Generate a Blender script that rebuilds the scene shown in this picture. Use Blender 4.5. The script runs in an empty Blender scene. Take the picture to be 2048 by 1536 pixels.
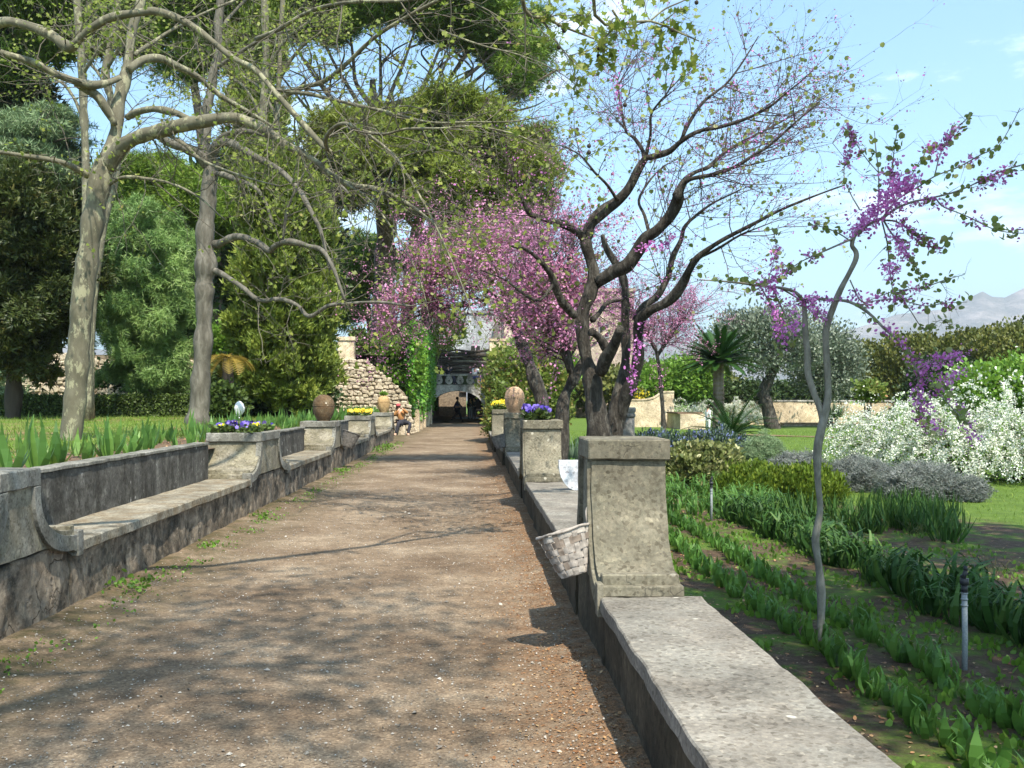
import bpy, math, random
import numpy as np
from mathutils import Vector, Matrix, noise

# ------------------------------------------------------------------ camera, sky, sun
sc = bpy.context.scene
F = 2000.0; CX = 945.0; CY = 800.0; EYE = 1.55
cam_d = bpy.data.cameras.new('camera'); cam = bpy.data.objects.new('camera', cam_d)
sc.collection.objects.link(cam); sc.camera = cam
cam_d.sensor_width = 36.0; cam_d.lens = 36.0 * F / 2048
cam_d.shift_x = (1024 - CX) / 2048; cam_d.shift_y = (CY - 768) / 2048
cam_d.clip_start = 0.05; cam_d.clip_end = 20000
cam.location = (0, 0, EYE); cam.rotation_euler = (math.radians(90), 0, 0)
SUN = Vector((0.22, -0.62, 1.0)).normalized()
world = bpy.data.worlds.new('World'); sc.world = world; world.use_nodes = True
wn = world.node_tree.nodes; wl = world.node_tree.links; wn.clear()
sky = wn.new('ShaderNodeTexSky'); sky.sky_type = 'NISHITA'; sky.sun_disc = False
sky.sun_elevation = math.asin(SUN.z); sky.sun_rotation = math.atan2(SUN.x, SUN.y)
sky.altitude = 300; sky.air_density = 1.0; sky.dust_density = 2.0; sky.ozone_density = 1.0
bg = wn.new('ShaderNodeBackground'); bg.inputs['Strength'].default_value = 0.115
wo = wn.new('ShaderNodeOutputWorld')
wtc = wn.new('ShaderNodeTexCoord'); wmp = wn.new('ShaderNodeMapping'); wmp.inputs['Scale'].default_value = (1.6, 1.6, 5.5)
wmp.inputs['Location'].default_value = (0.0, 0.0, 0.0)
wns = wn.new('ShaderNodeTexNoise'); wns.inputs['Scale'].default_value = 2.1; wns.inputs['Detail'].default_value = 9; wns.inputs['Roughness'].default_value = 0.62
wcr = wn.new('ShaderNodeValToRGB'); wcr.color_ramp.elements[0].position = 0.56; wcr.color_ramp.elements[1].position = 0.76
wmx = wn.new('ShaderNodeMixRGB'); wmx.inputs['Color2'].default_value = (11.0, 11.2, 11.6, 1)
wl.new(wtc.outputs['Generated'], wmp.inputs['Vector']); wl.new(wmp.outputs[0], wns.inputs['Vector'])
wl.new(wns.outputs['Fac'], wcr.inputs[0]); wl.new(wcr.outputs[0], wmx.inputs['Fac'])
wtn = wn.new('ShaderNodeMixRGB'); wtn.blend_type = 'MULTIPLY'; wtn.inputs['Fac'].default_value = 1; wtn.inputs['Color2'].default_value = (1.0, 1.34, 1.36, 1)
wl.new(sky.outputs[0], wtn.inputs['Color1']); wl.new(wtn.outputs[0], wmx.inputs['Color1']); wl.new(wmx.outputs[0], bg.inputs['Color']); wl.new(bg.outputs[0], wo.inputs[0])
sun_d = bpy.data.lights.new('sun', 'SUN'); sun_d.energy = 4.6; sun_d.angle = math.radians(0.53); sun_d.color = (1.0, 0.92, 0.78)
sun = bpy.data.objects.new('sun', sun_d); sc.collection.objects.link(sun)
sun.rotation_euler = SUN.to_track_quat('Z', 'Y').to_euler()
sc.view_settings.view_transform = 'Standard'; sc.view_settings.look = 'None'; sc.view_settings.gamma = 1
sc.view_settings.use_curve_mapping = False; sc.view_settings.exposure = 1.12
sc.cycles.max_bounces = 6; sc.cycles.transparent_max_bounces = 4; sc.cycles.volume_bounces = 0
sc.cycles.use_denoising = True

# ------------------------------------------------------------------ helpers
R = np.random.default_rng(7); random.seed(7)
COL = sc.collection
def P(px, py, z): return np.array([(px - CX) * z / F, z, EYE - (py - CY) * z / F])
def ss(a, b, x):
    t = min(1, max(0, (x - a) / (b - a))); return t * t * (3 - 2 * t)
def garden_h(x, y):
    if x < 1.2: return -0.6
    return -0.45 + 0.45 * ss(20, 50, y) + 0.03 * noise.noise(Vector((x * .7, y * .7, 0)))

def link(name, me, mat=None, parent=None, loc=None):
    o = bpy.data.objects.new(name, me); COL.objects.link(o)
    if mat is not None and me is not None and len(me.materials) == 0: me.materials.append(mat)
    if parent is not None: o.parent = parent
    if loc is not None: o.location = loc
    return o
def tag(o, label, cat, group=None):
    o['label'] = label; o['category'] = cat
    if group: o['group'] = group
    return o
def empty(name, loc, label, cat, group=None, rz=0):
    o = bpy.data.objects.new(name, None); COL.objects.link(o); o.location = loc; o.rotation_euler = (0, 0, rz)
    o.empty_display_size = 0.1
    return tag(o, label, cat, group)
def structure(o): o['kind'] = 'structure'; return o
def stuff(o): o['kind'] = 'stuff'; return o
def dup(root, loc, rz=0, label=None, group=None, scale=None):
    r = root.copy(); COL.objects.link(r); r.location = loc; r.rotation_euler = (0, 0, rz)
    if scale: r.scale = (scale,) * 3
    if label: r['label'] = label
    if group: r['group'] = group
    for ch in list(root.children):
        c = ch.copy(); COL.objects.link(c); c.parent = r
        for g in ch.children:
            d = g.copy(); COL.objects.link(d); d.parent = c
    return r

class MB:
    """collects polygons in coordinates relative to an origin"""
    def __init__(s, org=(0, 0, 0)): s.v = []; s.f = []; s.o = np.array(org, float); s.sm = []
    def add(s, vs, fs, smooth=False):
        b = len(s.v); s.v += [tuple(np.asarray(v, float) - s.o) for v in vs]
        s.f += [tuple(b + i for i in f) for f in fs]; s.sm += [smooth] * len(fs)
    def box(s, x0, x1, y0, y1, z0, z1):
        s.add([(x0,y0,z0),(x1,y0,z0),(x1,y1,z0),(x0,y1,z0),(x0,y0,z1),(x1,y0,z1),(x1,y1,z1),(x0,y1,z1)],
              [(3,2,1,0),(4,5,6,7),(0,1,5,4),(1,2,6,5),(2,3,7,6),(3,0,4,7)])
    def prism_x(s, poly, x0, x1):      # poly: (y,z) ccw seen from +x
        n = len(poly)
        s.add([(x0, y, z) for y, z in poly] + [(x1, y, z) for y, z in poly],
              [tuple(range(n - 1, -1, -1)), tuple(range(n, 2 * n))] + [(i, (i + 1) % n, n + (i + 1) % n, n + i) for i in range(n)])
    def tube(s, pts, rad, n=6, cap=True):
        pts = [np.asarray(p, float) for p in pts]; m = len(pts); vs = []
        u = None
        for i in range(m):
            t = pts[min(i + 1, m - 1)] - pts[max(i - 1, 0)]; t = t / (np.linalg.norm(t) + 1e-9)
            if u is None:
                a = np.array([0, 0, 1.]) if abs(t[2]) < .9 else np.array([1., 0, 0]); u = np.cross(t, a)
            u = u - t * np.dot(u, t); u /= (np.linalg.norm(u) + 1e-9); w = np.cross(t, u)
            for k in range(n):
                a = 2 * math.pi * k / n; vs.append(pts[i] + rad[i] * (math.cos(a) * u + math.sin(a) * w))
        fs = [(i * n + k, i * n + (k + 1) % n, (i + 1) * n + (k + 1) % n, (i + 1) * n + k) for i in range(m - 1) for k in range(n)]
        if cap: fs += [tuple(range(n - 1, -1, -1)), tuple((m - 1) * n + k for k in range(n))]
        s.add(vs, fs, True)
    def lathe(s, prof, c=(0, 0, 0), n=24, sx=1, sy=1):
        m = len(prof); c = np.array(c, float)
        vs = [c + np.array([r * math.cos(2*math.pi*k/n) * sx, r * math.sin(2*math.pi*k/n) * sy, z]) for r, z in prof for k in range(n)]
        fs = [(i*n+k, i*n+(k+1)%n, (i+1)*n+(k+1)%n, (i+1)*n+k) for i in range(m-1) for k in range(n)]
        fs += [tuple(range(n - 1, -1, -1)), tuple((m - 1) * n + k for k in range(n))]
        s.add(vs, fs, True)
    def mesh(s, name):
        me = bpy.data.meshes.new(name); me.from_pydata(s.v, [], s.f); me.update()
        me.polygons.foreach_set('use_smooth', s.sm); return me
    def build(s, name, mat, parent=None, loc=None):
        if loc is None and parent is None and any(s.o): loc = tuple(s.o)
        return link(name, s.mesh(name), mat, parent, loc)

def roughen(o, amp, scale, cuts=0, bevel=0, seed=0, lock_z=None):
    """round, subdivide and wobble a mesh so edges look worn"""
    import bmesh
    bm = bmesh.new(); bm.from_mesh(o.data)
    if bevel: bmesh.ops.bevel(bm, geom=[e for e in bm.edges if e.calc_length() > bevel * 2.5 and len(e.link_faces) == 2 and e.calc_face_angle(0) > .5], offset=bevel*.45, segments=1, affect='EDGES')
    if cuts:
        for _ in range(12):
            es = [e for e in bm.edges if e.calc_length() > cuts]
            if not es or len(bm.verts) > 30000: break
            bmesh.ops.subdivide_edges(bm, edges=es, cuts=1, use_grid_fill=True)
            if _ % 2 == 0:
                bmesh.ops.triangulate(bm, faces=[f for f in bm.faces if len(f.verts) > 4])
    L = Vector(o.location)
    if o.parent: L = L + Vector(o.parent.location)
    for v in bm.verts:
        p = (v.co + L) * scale + Vector((seed * 3.1, 0, 0))
        d = noise.noise_vector(p) * amp + noise.noise_vector(p * 3.3) * amp * .45
        if lock_z is not None and abs(v.co.z + L.z - lock_z) < .01: d.z = 0
        v.co += d
    bm.normal_update(); bm.to_mesh(o.data); bm.free()
    for p in o.data.polygons: p.use_smooth = True
    o.data.set_sharp_from_angle(angle=math.radians(32))
    return o

def smooth_line(pts, k=4):
    """Catmull-Rom through rows of (x,y,z,r)"""
    p = [np.asarray(q, float) for q in pts]; p = [2*p[0]-p[1]] + p + [2*p[-1]-p[-2]]; out = []
    for i in range(1, len(p) - 2):
        for j in range(k):
            t = j / k
            out.append(.5*((2*p[i]) + (-p[i-1]+p[i+1])*t + (2*p[i-1]-5*p[i]+4*p[i+1]-p[i+2])*t*t + (-p[i-1]+3*p[i]-3*p[i+1]+p[i+2])*t**3))
    out.append(p[-2]); return np.array(out)

# fast scatter of one template many times, tint per face
def scatter(name, tv, tf, pos, X, Y, Z, S, mat, parent=None, org=(0,0,0), tint=None, smooth=False):
    tv = np.asarray(tv, np.float32); n = len(pos); k = len(tv); q = len(tf[0]); m = len(tf)
    S = np.asarray(S, np.float32)
    if S.ndim == 1: S = np.stack([S, S, S], 1)
    V = (pos - np.asarray(org))[:, None, :] + tv[None, :, 0:1] * (X * S[:, 0:1])[:, None, :] + tv[None, :, 1:2] * (Y * S[:, 1:2])[:, None, :] + tv[None, :, 2:3] * (Z * S[:, 2:3])[:, None, :]
    V = V.reshape(-1, 3).astype(np.float32)
    I = (np.asarray(tf)[None] + (np.arange(n) * k)[:, None, None]).reshape(-1).astype(np.int32)
    me = bpy.data.meshes.new(name); me.vertices.add(n * k); me.vertices.foreach_set('co', V.ravel())
    me.loops.add(len(I)); me.loops.foreach_set('vertex_index', I)
    me.polygons.add(n * m); me.polygons.foreach_set('loop_start', np.arange(n * m, dtype=np.int32) * q)
    if smooth: me.polygons.foreach_set('use_smooth', np.ones(n * m, bool))
    else: me.polygons.foreach_set('use_smooth', np.zeros(n * m, bool))
    a = me.attributes.new('tint', 'FLOAT', 'FACE')
    if tint is None: tint = R.random(n)
    a.data.foreach_set('value', np.repeat(tint, m).astype(np.float32))
    me.update(calc_edges=True)
    return link(name, me, mat, parent, None if parent is not None else tuple(org))
def unit(v): return v / (np.linalg.norm(v, axis=-1, keepdims=True) + 1e-9)
def rand_dirs(n): return unit(R.normal(size=(n, 3)))
def frames(D, N=None):
    """X along D, Z near N"""
    n = len(D); N = rand_dirs(n) if N is None else N
    Y = unit(np.cross(N, D)); Z = np.cross(D, Y); return D, Y, Z
T_LEAF = ([(0,0,0),(.5,.28,.06),(1,0,0),(.5,-.28,.06)], [(0,1,2,3)])
T_OVAL = ([(0,0,0),(.25,.3,.04),(.7,.3,.05),(1,0,0),(.7,-.3,.05),(.25,-.3,.04)], [(0,1,2,3,4,5)])
T_KITE = ([(0,0,0),(.5,.38,.06),(1,0,0),(.5,-.38,.06)], [(0,1,2,3)])
T_ROUND = ([(0,0,0),(.15,.42,.05),(.6,.5,.08),(1,.15,.0),(1,-.15,.0),(.6,-.5,.08),(.15,-.42,.05)], [(0,1,2,3,4,5,6)])
T_MAPLE = ([(0,0,0),(.1,.45,.05),(.4,.25,.02),(.55,.55,.08),(.7,.2,.02),(1,0,0),(.7,-.2,.02),(.55,-.55,.08),(.4,-.25,.02),(.1,-.45,.05)], [(0,1,2,9),(9,2,8,0),(2,3,4,8),(4,5,6,8),(6,7,8,4)][:0] or [(0,1,2,2),(0,2,8,8),(2,3,4,4),(2,4,6,8),(4,5,6,6),(6,7,8,8),(0,8,9,9)][:0] or [(0,1,2),(0,2,8),(0,8,9),(2,3,4),(2,4,8),(4,6,8),(4,5,6),(6,7,8)])
def tuft_template(n, w, spread=1.0, seed=1):
    r = np.random.default_rng(seed); v = []; f = []
    for i in range(n):
        a = 2 * math.pi * i / n + r.random(); e = spread * (.35 + .65 * r.random())
        d = np.array([math.cos(e), math.sin(e)*math.cos(a), math.sin(e)*math.sin(a)]); s = unit(np.cross(d, r.normal(size=3)))
        L = .7 + .3 * r.random(); b = len(v)
        v += [tuple(s * w), tuple(-s * w), tuple(d * L)]; f.append((b, b+1, b+2))
    return v, f
T_TUFT = tuft_template(5, .055, 1.2); T_SPRAY = tuft_template(4, .15, .9, 3)
def blade_template(seg=4, w=.06, bend=.5):
    v = []; f = []
    for i in range(seg + 1):
        t = i / seg; ww = w * (1 - t ** 2.2) * (.75 + .6 * math.sin(math.pi * min(t * 1.2, 1))) + .002
        a = bend * t * t
        v += [(t * math.cos(a * .8), ww, t * math.sin(a) * .7), (t * math.cos(a * .8), -ww, t * math.sin(a) * .7)]
        if i: b = 2 * i; f.append((b-2, b-1, b+1, b))
    return v, f
T_BLADE = blade_template(4, .05, .35); T_ARCH = blade_template(5, .035, 1.5); T_THIN = blade_template(2, .018, .6); T_BROAD = blade_template(5, .16, .9)

# ------------------------------------------------------------------ materials
def nt(name):
    m = bpy.data.materials.new(name); m.use_nodes = True; t = m.node_tree; t.nodes.clear(); return m, t
def nd(t, typ, **kw):
    n = t.nodes.new(typ)
    for k, v in kw.items():
        if k in n.inputs: n.inputs[k].default_value = v
        else: setattr(n, k, v)
    return n
def ramp(t, src, stops):
    n = t.nodes.new('ShaderNodeValToRGB'); e = n.color_ramp.elements
    while len(e) < len(stops): e.new(.5)
    for i, (p, c) in enumerate(stops): e[i].position = p; e[i].color = (*c, 1) if len(c) == 3 else c
    t.links.new(src, n.inputs[0]); return n.outputs[0]
def noise_n(t, vec, scale, detail=6, rough=.6, dist=0):
    n = nd(t, 'ShaderNodeTexNoise', Scale=scale, Detail=detail, Roughness=rough, Distortion=dist); t.links.new(vec, n.inputs['Vector']); return n.outputs['Fac']
def mapping(t, scale=(1,1,1), coord='Object', loc=(0,0,0)):
    c = t.nodes.new('ShaderNodeTexCoord') if coord != 'Position' else t.nodes.new('ShaderNodeNewGeometry')
    m = nd(t, 'ShaderNodeMapping', Scale=scale, Location=loc); t.links.new(c.outputs[coord], m.inputs['Vector']); return m.outputs[0]
def mixc(t, fac, a, b, mode='MIX'):
    n = t.nodes.new('ShaderNodeMixRGB'); n.blend_type = mode
    for k, v in (('Fac', fac), ('Color1', a), ('Color2', b)):
        if isinstance(v, (int, float)): n.inputs[k].default_value = v
        elif isinstance(v, tuple): n.inputs[k].default_value = (*v, 1)
        else: t.links.new(v, n.inputs[k])
    return n.outputs[0]
def bump(t, h, strength, dist=.01):
    b = nd(t, 'ShaderNodeBump', Strength=strength, Distance=dist); t.links.new(h, b.inputs['Height']); return b.outputs[0]
def finish(t, col, rough=.85, nrm=None, spec=.25):
    b = nd(t, 'ShaderNodeBsdfPrincipled', Roughness=rough); b.inputs['Specular IOR Level'].default_value = spec
    o = t.nodes.new('ShaderNodeOutputMaterial')
    if isinstance(col, tuple): b.inputs['Base Color'].default_value = (*col, 1)
    else: t.links.new(col, b.inputs['Base Color'])
    if nrm is not None: t.links.new(nrm, b.inputs['Normal'])
    t.links.new(b.outputs[0], o.inputs[0]); return b
def math_n(t, op, a, b=None):
    n = t.nodes.new('ShaderNodeMath'); n.operation = op; n.use_clamp = (op in ('MULTIPLY','ADD','SUBTRACT'))
    for i, v in enumerate((a, b)):
        if v is None: continue
        if isinstance(v, (int, float)): n.inputs[i].default_value = v
        else: t.links.new(v, n.inputs[i])
    return n.outputs[0]

def m_rough(name, stops, scale=3, stain=None, stain_scale=2.0, streak=False, spots=None, bumps=.5, bscale=40, rough=.9, dirt=None, bd=.006):
    cracks = name.split('_')[-1] in ('render', 'cement', 'face', 'backrest', 'plinth')
    m, t = nt(name); v = mapping(t, coord='Position')
    c = ramp(t, noise_n(t, v, scale, 8, .65), stops)
    if stain:
        vs = mapping(t, (1, 1, .4) if streak else (1, 1, 1), coord='Position')
        f = ramp(t, noise_n(t, vs, stain_scale, 7, .7, .3), [(.44, (0,0,0)), (.60, (1,1,1))]); c = mixc(t, f, c, stain)
    if dirt:
        f = ramp(t, noise_n(t, v, stain_scale * 3.7, 8, .75), [(.52, (0,0,0)), (.66, (.8,.8,.8))]); c = mixc(t, f, c, dirt)
    if spots:
        vo = nd(t, 'ShaderNodeTexVoronoi', Scale=9.0); vv = nd(t, 'ShaderNodeTexNoise', Scale=14.0)
        t.links.new(v, vo.inputs['Vector'])
        f = ramp(t, vo.outputs['Distance'], [(.0, (1,1,1)), (.12, (.9,.9,.9)), (.2, (0,0,0))])
        g = ramp(t, noise_n(t, v, 2.7, 4), [(.52, (0,0,0)), (.6, (1,1,1))])
        c = mixc(t, math_n(t, 'MULTIPLY', f, g), c, spots)
    fine = noise_n(t, v, bscale, 8, .75)
    c = mixc(t, .7, c, ramp(t, noise_n(t, mapping(t, coord='Position', loc=(5,2,8)), scale * 1.1, 5, .6, .6), [(.36, (.34,.33,.32)), (.64, (.68,.68,.67))]), 'OVERLAY')
    c = mixc(t, .7, c, ramp(t, fine, [(.32, (.3,.3,.3)), (.68, (.75,.75,.75))]), 'OVERLAY')
    gr = nd(t, 'ShaderNodeTexVoronoi', Scale=bscale * 1.25); t.links.new(v, gr.inputs['Vector']); gs = t.nodes.new('ShaderNodeSeparateColor'); t.links.new(gr.outputs['Color'], gs.inputs[0])
    c = mixc(t, .6, c, ramp(t, gs.outputs[0], [(0, (.16,.14,.12)), (.12, (.38,.36,.34)), (.3, (.5,.5,.5)), (.85, (.56,.55,.54)), (1, (.82,.8,.76))]), 'OVERLAY')
    pit = nd(t, 'ShaderNodeTexVoronoi', Scale=bscale * 1.1); t.links.new(v, pit.inputs['Vector'])
    pf = ramp(t, pit.outputs['Distance'], [(.1, (0,0,0)), (.42, (1,1,1))])
    pm = ramp(t, noise_n(t, v, bscale * .3, 3), [(.56, (1,1,1)), (.66, (0,0,0))])
    pits = math_n(t, 'MAXIMUM', pf, pm)
    c = mixc(t, pits, mixc(t, .6, c, (.05,.045,.04)), c)
    wv = t.nodes.new('ShaderNodeVectorMath'); wv.operation = 'MULTIPLY_ADD'; nzc = nd(t, 'ShaderNodeTexNoise', Scale=4.0, Detail=6.0); t.links.new(v, nzc.inputs['Vector'])
    t.links.new(nzc.outputs['Color'], wv.inputs[0]); wv.inputs[1].default_value = (.5, .5, .5); t.links.new(v, wv.inputs[2])
    ck = nd(t, 'ShaderNodeTexVoronoi', Scale=1.5); ck.feature = 'DISTANCE_TO_EDGE'; t.links.new(wv.outputs[0], ck.inputs['Vector'])
    crk = math_n(t, 'MAXIMUM', ramp(t, ck.outputs['Distance'], [(0, (0,0,0)), (.012, (1,1,1))]), ramp(t, noise_n(t, v, 1.9, 4), [(.50, (1,1,1)), (.56, (0,0,0))]))
    if not cracks: crk = math_n(t, 'MAXIMUM', crk, 1.0)
    c = mixc(t, crk, mixc(t, .6, c, (.03,.027,.022)), c)
    h = math_n(t, 'ADD', math_n(t, 'MULTIPLY', fine, .5), math_n(t, 'MULTIPLY', math_n(t, 'MULTIPLY', pits, crk), .4))
    finish(t, c, rough, bump(t, h, bumps, bd)); return m

def m_leaf(name, stops, trans=.3, rough=.45, spec=.3, vary=.25):
    m, t = nt(name); a = nd(t, 'ShaderNodeAttribute', attribute_name='tint')
    c = ramp(t, a.outputs['Fac'], stops)
    f = noise_n(t, mapping(t, coord='Position'), 1.3, 3)
    c = mixc(t, vary, c, ramp(t, f, [(.3, (.25,.25,.25)), (.7, (.8,.8,.75))]), 'OVERLAY')
    b = nd(t, 'ShaderNodeBsdfPrincipled', Roughness=rough); b.inputs['Specular IOR Level'].default_value = spec
    t.links.new(c, b.inputs['Base Color']); tr = t.nodes.new('ShaderNodeBsdfTranslucent'); t.links.new(mixc(t, .5, c, (.35,.5,.08), 'MIX') if trans > .25 and stops[0][1][1] > stops[0][1][0] else c, tr.inputs['Color'])
    mx = nd(t, 'ShaderNodeMixShader', Fac=trans); t.links.new(b.outputs[0], mx.inputs[1]); t.links.new(tr.outputs[0], mx.inputs[2])
    o = t.nodes.new('ShaderNodeOutputMaterial'); t.links.new(mx.outputs[0], o.inputs[0]); return m
def m_plain(name, col, rough=.6, bumps=.2, vary=.12, bscale=60, spec=.3):
    m, t = nt(name); v = mapping(t, coord='Object'); f = noise_n(t, v, bscale, 5)
    dk = tuple(c * (1 - vary * 2) for c in col); lt = tuple(min(1, c * (1 + vary * 2)) for c in col)
    finish(t, ramp(t, f, [(.3, dk), (.7, lt)]), rough, bump(t, f, bumps, .004), spec); return m
def m_bark(name, stops, scale=6, zs=.35, bscale=25, b=.8, bd=.02, patches=None):
    m, t = nt(name); v = mapping(t, (1, 1, zs), coord='Position')
    c = ramp(t, noise_n(t, v, scale, 7, .65, .5), stops)
    if patches:
        vo = nd(t, 'ShaderNodeTexVoronoi', Scale=7.0); t.links.new(mapping(t, (1.2,1.2,.7), coord='Position'), vo.inputs['Vector'])
        nz = noise_n(t, mapping(t, (1,1,.5), coord='Position'), 7.0, 6, .7)
        c = mixc(t, ramp(t, nz, [(.53, (0,0,0)), (.57, (1,1,1))]), c, patches)
        nz2 = noise_n(t, mapping(t, (1,1,.4), coord='Position', loc=(9,3,1)), 5.0, 6, .7)
        c = mixc(t, ramp(t, nz2, [(.56, (0,0,0)), (.62, (.8,.8,.8))]), c, (.11,.10,.07))
    h = noise_n(t, v, bscale, 6, .7)
    finish(t, c, .9, bump(t, h, b, bd)); return m

M = {}
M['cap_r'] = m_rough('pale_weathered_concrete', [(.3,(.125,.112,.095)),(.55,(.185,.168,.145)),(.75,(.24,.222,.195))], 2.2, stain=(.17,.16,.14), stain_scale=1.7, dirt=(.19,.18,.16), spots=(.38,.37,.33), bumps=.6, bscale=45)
M['pier_r'] = m_rough('lichened_cement_render', [(.3,(.105,.095,.07)),(.55,(.175,.158,.12)),(.78,(.24,.222,.18))], 2.0, stain=(.13,.12,.09), stain_scale=2.6, dirt=(.11,.105,.08), spots=(.42,.40,.34), bumps=.7, bscale=38)
M['wall_r'] = m_rough('shade_dark_render', [(.3,(.04,.034,.022)),(.6,(.075,.062,.042)),(.8,(.11,.095,.07))], 3.0, stain=(.025,.022,.015), stain_scale=2.2, streak=True, bumps=.9, bscale=26)  # very low base colour carries the shadow on the wall's path side
M['pier_l'] = m_rough('grey_moulded_cement', [(.3,(.13,.13,.12)),(.55,(.21,.205,.185)),(.78,(.30,.29,.265))], 2.5, stain=(.10,.10,.085), stain_scale=2.4, streak=True, bumps=.5, bscale=45)
M['body_l'] = m_rough('mottled_cement_face', [(.3,(.13,.12,.085)),(.55,(.235,.215,.17)),(.78,(.33,.31,.265))], 2.8, stain=(.16,.145,.10), stain_scale=3.0, dirt=(.12,.11,.08), bumps=.7, bscale=38)
M['seat_l'] = m_rough('stained_seat_slab', [(.3,(.15,.135,.105)),(.55,(.235,.22,.18)),(.8,(.33,.31,.27))], 2.5, stain=(.16,.13,.09), stain_scale=4.0, bumps=.4, bscale=45)
M['back_l'] = m_rough('black_stained_backrest', [(.3,(.045,.044,.04)),(.55,(.095,.092,.085)),(.75,(.24,.235,.215))], 7.0, stain=(.04,.038,.033), stain_scale=3.0, streak=True, spots=(.42,.41,.4), bumps=.6, bscale=32)
M['base_l'] = m_rough('rough_brown_plinth', [(.28,(.10,.082,.062)),(.5,(.225,.182,.138)),(.72,(.35,.295,.23))], 5.0, stain=(.045,.04,.032), stain_scale=3.2, dirt=(.12,.12,.11), bumps=1.0, bscale=13, bd=.035)
M['stone'] = m_rough('pale_limestone', [(.3,(.33,.28,.21)),(.55,(.45,.38,.30)),(.78,(.55,.48,.40))], 3.5, stain=(.33,.28,.2), stain_scale=1.6, bumps=.6, bscale=20)
M['mortar'] = m_rough('dark_wall_core', [(.3,(.13,.10,.075)),(.6,(.24,.19,.14)),(.8,(.32,.27,.2))], 5, bumps=.7, bscale=20)
M['cream'] = m_rough('cream_plaster', [(.3,(.47,.38,.27)),(.55,(.58,.49,.36)),(.8,(.66,.58,.45))], 1.2, stain=(.36,.29,.20), stain_scale=1.1, dirt=(.4,.33,.25), bumps=.4, bscale=20)
M['greyplaster'] = m_rough('grey_plaster', [(.3,(.30,.295,.285)),(.55,(.40,.395,.385)),(.8,(.48,.47,.46))], 1.5, stain=(.15,.145,.14), stain_scale=1.4, streak=True, bumps=.4, bscale=15)
M['villa'] = m_rough('pale_villa_plaster', [(.3,(.24,.26,.29)),(.55,(.33,.35,.38)),(.8,(.42,.44,.46))], .6, stain=(.18,.19,.21), stain_scale=.8, streak=True, bumps=.3, bscale=8)
M['tower'] = m_rough('pinkish_tower_stone', [(.3,(.33,.26,.20)),(.55,(.43,.35,.28)),(.8,(.5,.43,.35))], 1.6, stain=(.27,.22,.18), stain_scale=1.3, bumps=.5, bscale=6, bd=.05)
M['dark'] = m_plain('dark_opening', (.02, .02, .018), .9)
M['terracotta'] = m_rough('aged_terracotta', [(.3,(.07,.045,.025)),(.55,(.12,.075,.04)),(.8,(.20,.14,.085))], 3.0, stain=(.11,.09,.06), stain_scale=3.0, spots=(.4,.36,.3), bumps=.3, bscale=50, bd=.004)
M['terracotta2'] = m_rough('ochre_terracotta', [(.3,(.33,.22,.11)),(.55,(.42,.29,.14)),(.8,(.5,.37,.2))], 3.0, stain=(.25,.17,.09), stain_scale=3.0, bumps=.3, bscale=50, bd=.004)
M['terracotta3'] = m_rough('buff_terracotta', [(.3,(.30,.19,.12)),(.55,(.40,.27,.18)),(.8,(.48,.34,.25))], 3.0, stain=(.24,.17,.12), stain_scale=3.0, bumps=.3, bscale=50, bd=.004)
M['marble'] = m_rough('white_marble', [(.3,(.40,.42,.47)),(.6,(.50,.52,.56)),(.8,(.57,.58,.61))], 4.0, bumps=.05, bscale=30)
M['wicker'] = m_plain('grey_split_wicker', (.30, .265, .235), .75, .7, .22, 22)
M['wicker_pale'] = m_plain('pale_split_wicker', (.40, .36, .32), .75, .7, .2, 22)
M['wicker_brown'] = m_plain('brown_split_wicker', (.20, .16, .13), .75, .7, .2, 22)
M['wicker_dark'] = m_plain('dark_split_wicker', (.12, .11, .10), .8, .7, .2, 22)
M['metal'] = m_plain('blackened_metal', (.03, .03, .035), .45, .1)
M['greypipe'] = m_plain('grey_plastic_pipe', (.22, .24, .25), .5, .1)
M['plane'] = m_bark('plane_bark', [(.3,(.085,.08,.055)),(.5,(.13,.12,.085)),(.72,(.18,.17,.125))], 5, .5, 16, .35, .012, patches=(.26,.25,.165))
M['plane_dark'] = m_bark('grey_plane_bark', [(.3,(.06,.055,.043)),(.5,(.115,.105,.085)),(.72,(.21,.195,.165))], 6, .35, 14, .9, .03)
M['twig'] = m_bark('grey_twig_bark', [(.3,(.085,.075,.055)),(.6,(.15,.135,.105)),(.8,(.23,.21,.17))], 5, .6, 30, .3)
M['redbud'] = m_bark('redbud_bark', [(.32,(.018,.015,.012)),(.5,(.05,.043,.036)),(.66,(.13,.118,.10))], 14, .35, 26, 1.0, .05)
M['youngbark'] = m_bark('young_redbud_bark', [(.3,(.11,.10,.08)),(.5,(.20,.185,.15)),(.72,(.30,.28,.24))], 14, .5, 30, .5, .01)
M['redtwig'] = m_plain('redbud_twig', (.075, .055, .055), .8)
M['pinebark'] = m_bark('pine_bark', [(.3,(.09,.065,.05)),(.5,(.18,.14,.115)),(.75,(.30,.25,.215))], 3, .25, 9, 1.0, .08)
M['darkbark'] = m_bark('dark_bark', [(.3,(.03,.025,.02)),(.7,(.08,.065,.05))], 3, .3, 9, 1.0, .05)
M['pine'] = m_leaf('pine_needles', [(0,(.055,.10,.012)),(.5,(.13,.21,.022)),(1,(.25,.34,.05))], .15)
M['pine_olive'] = m_leaf('olive_pine_needles', [(0,(.055,.08,.010)),(.5,(.14,.18,.02)),(1,(.26,.30,.045))], .15)
M['cypress'] = m_leaf('cypress_sprays', [(0,(.04,.07,.012)),(.5,(.14,.19,.03)),(1,(.32,.36,.07))], .15)
M['softpine'] = m_leaf('soft_green_needles', [(0,(.06,.12,.03)),(.5,(.19,.31,.09)),(1,(.38,.50,.18))], .2)
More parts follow.
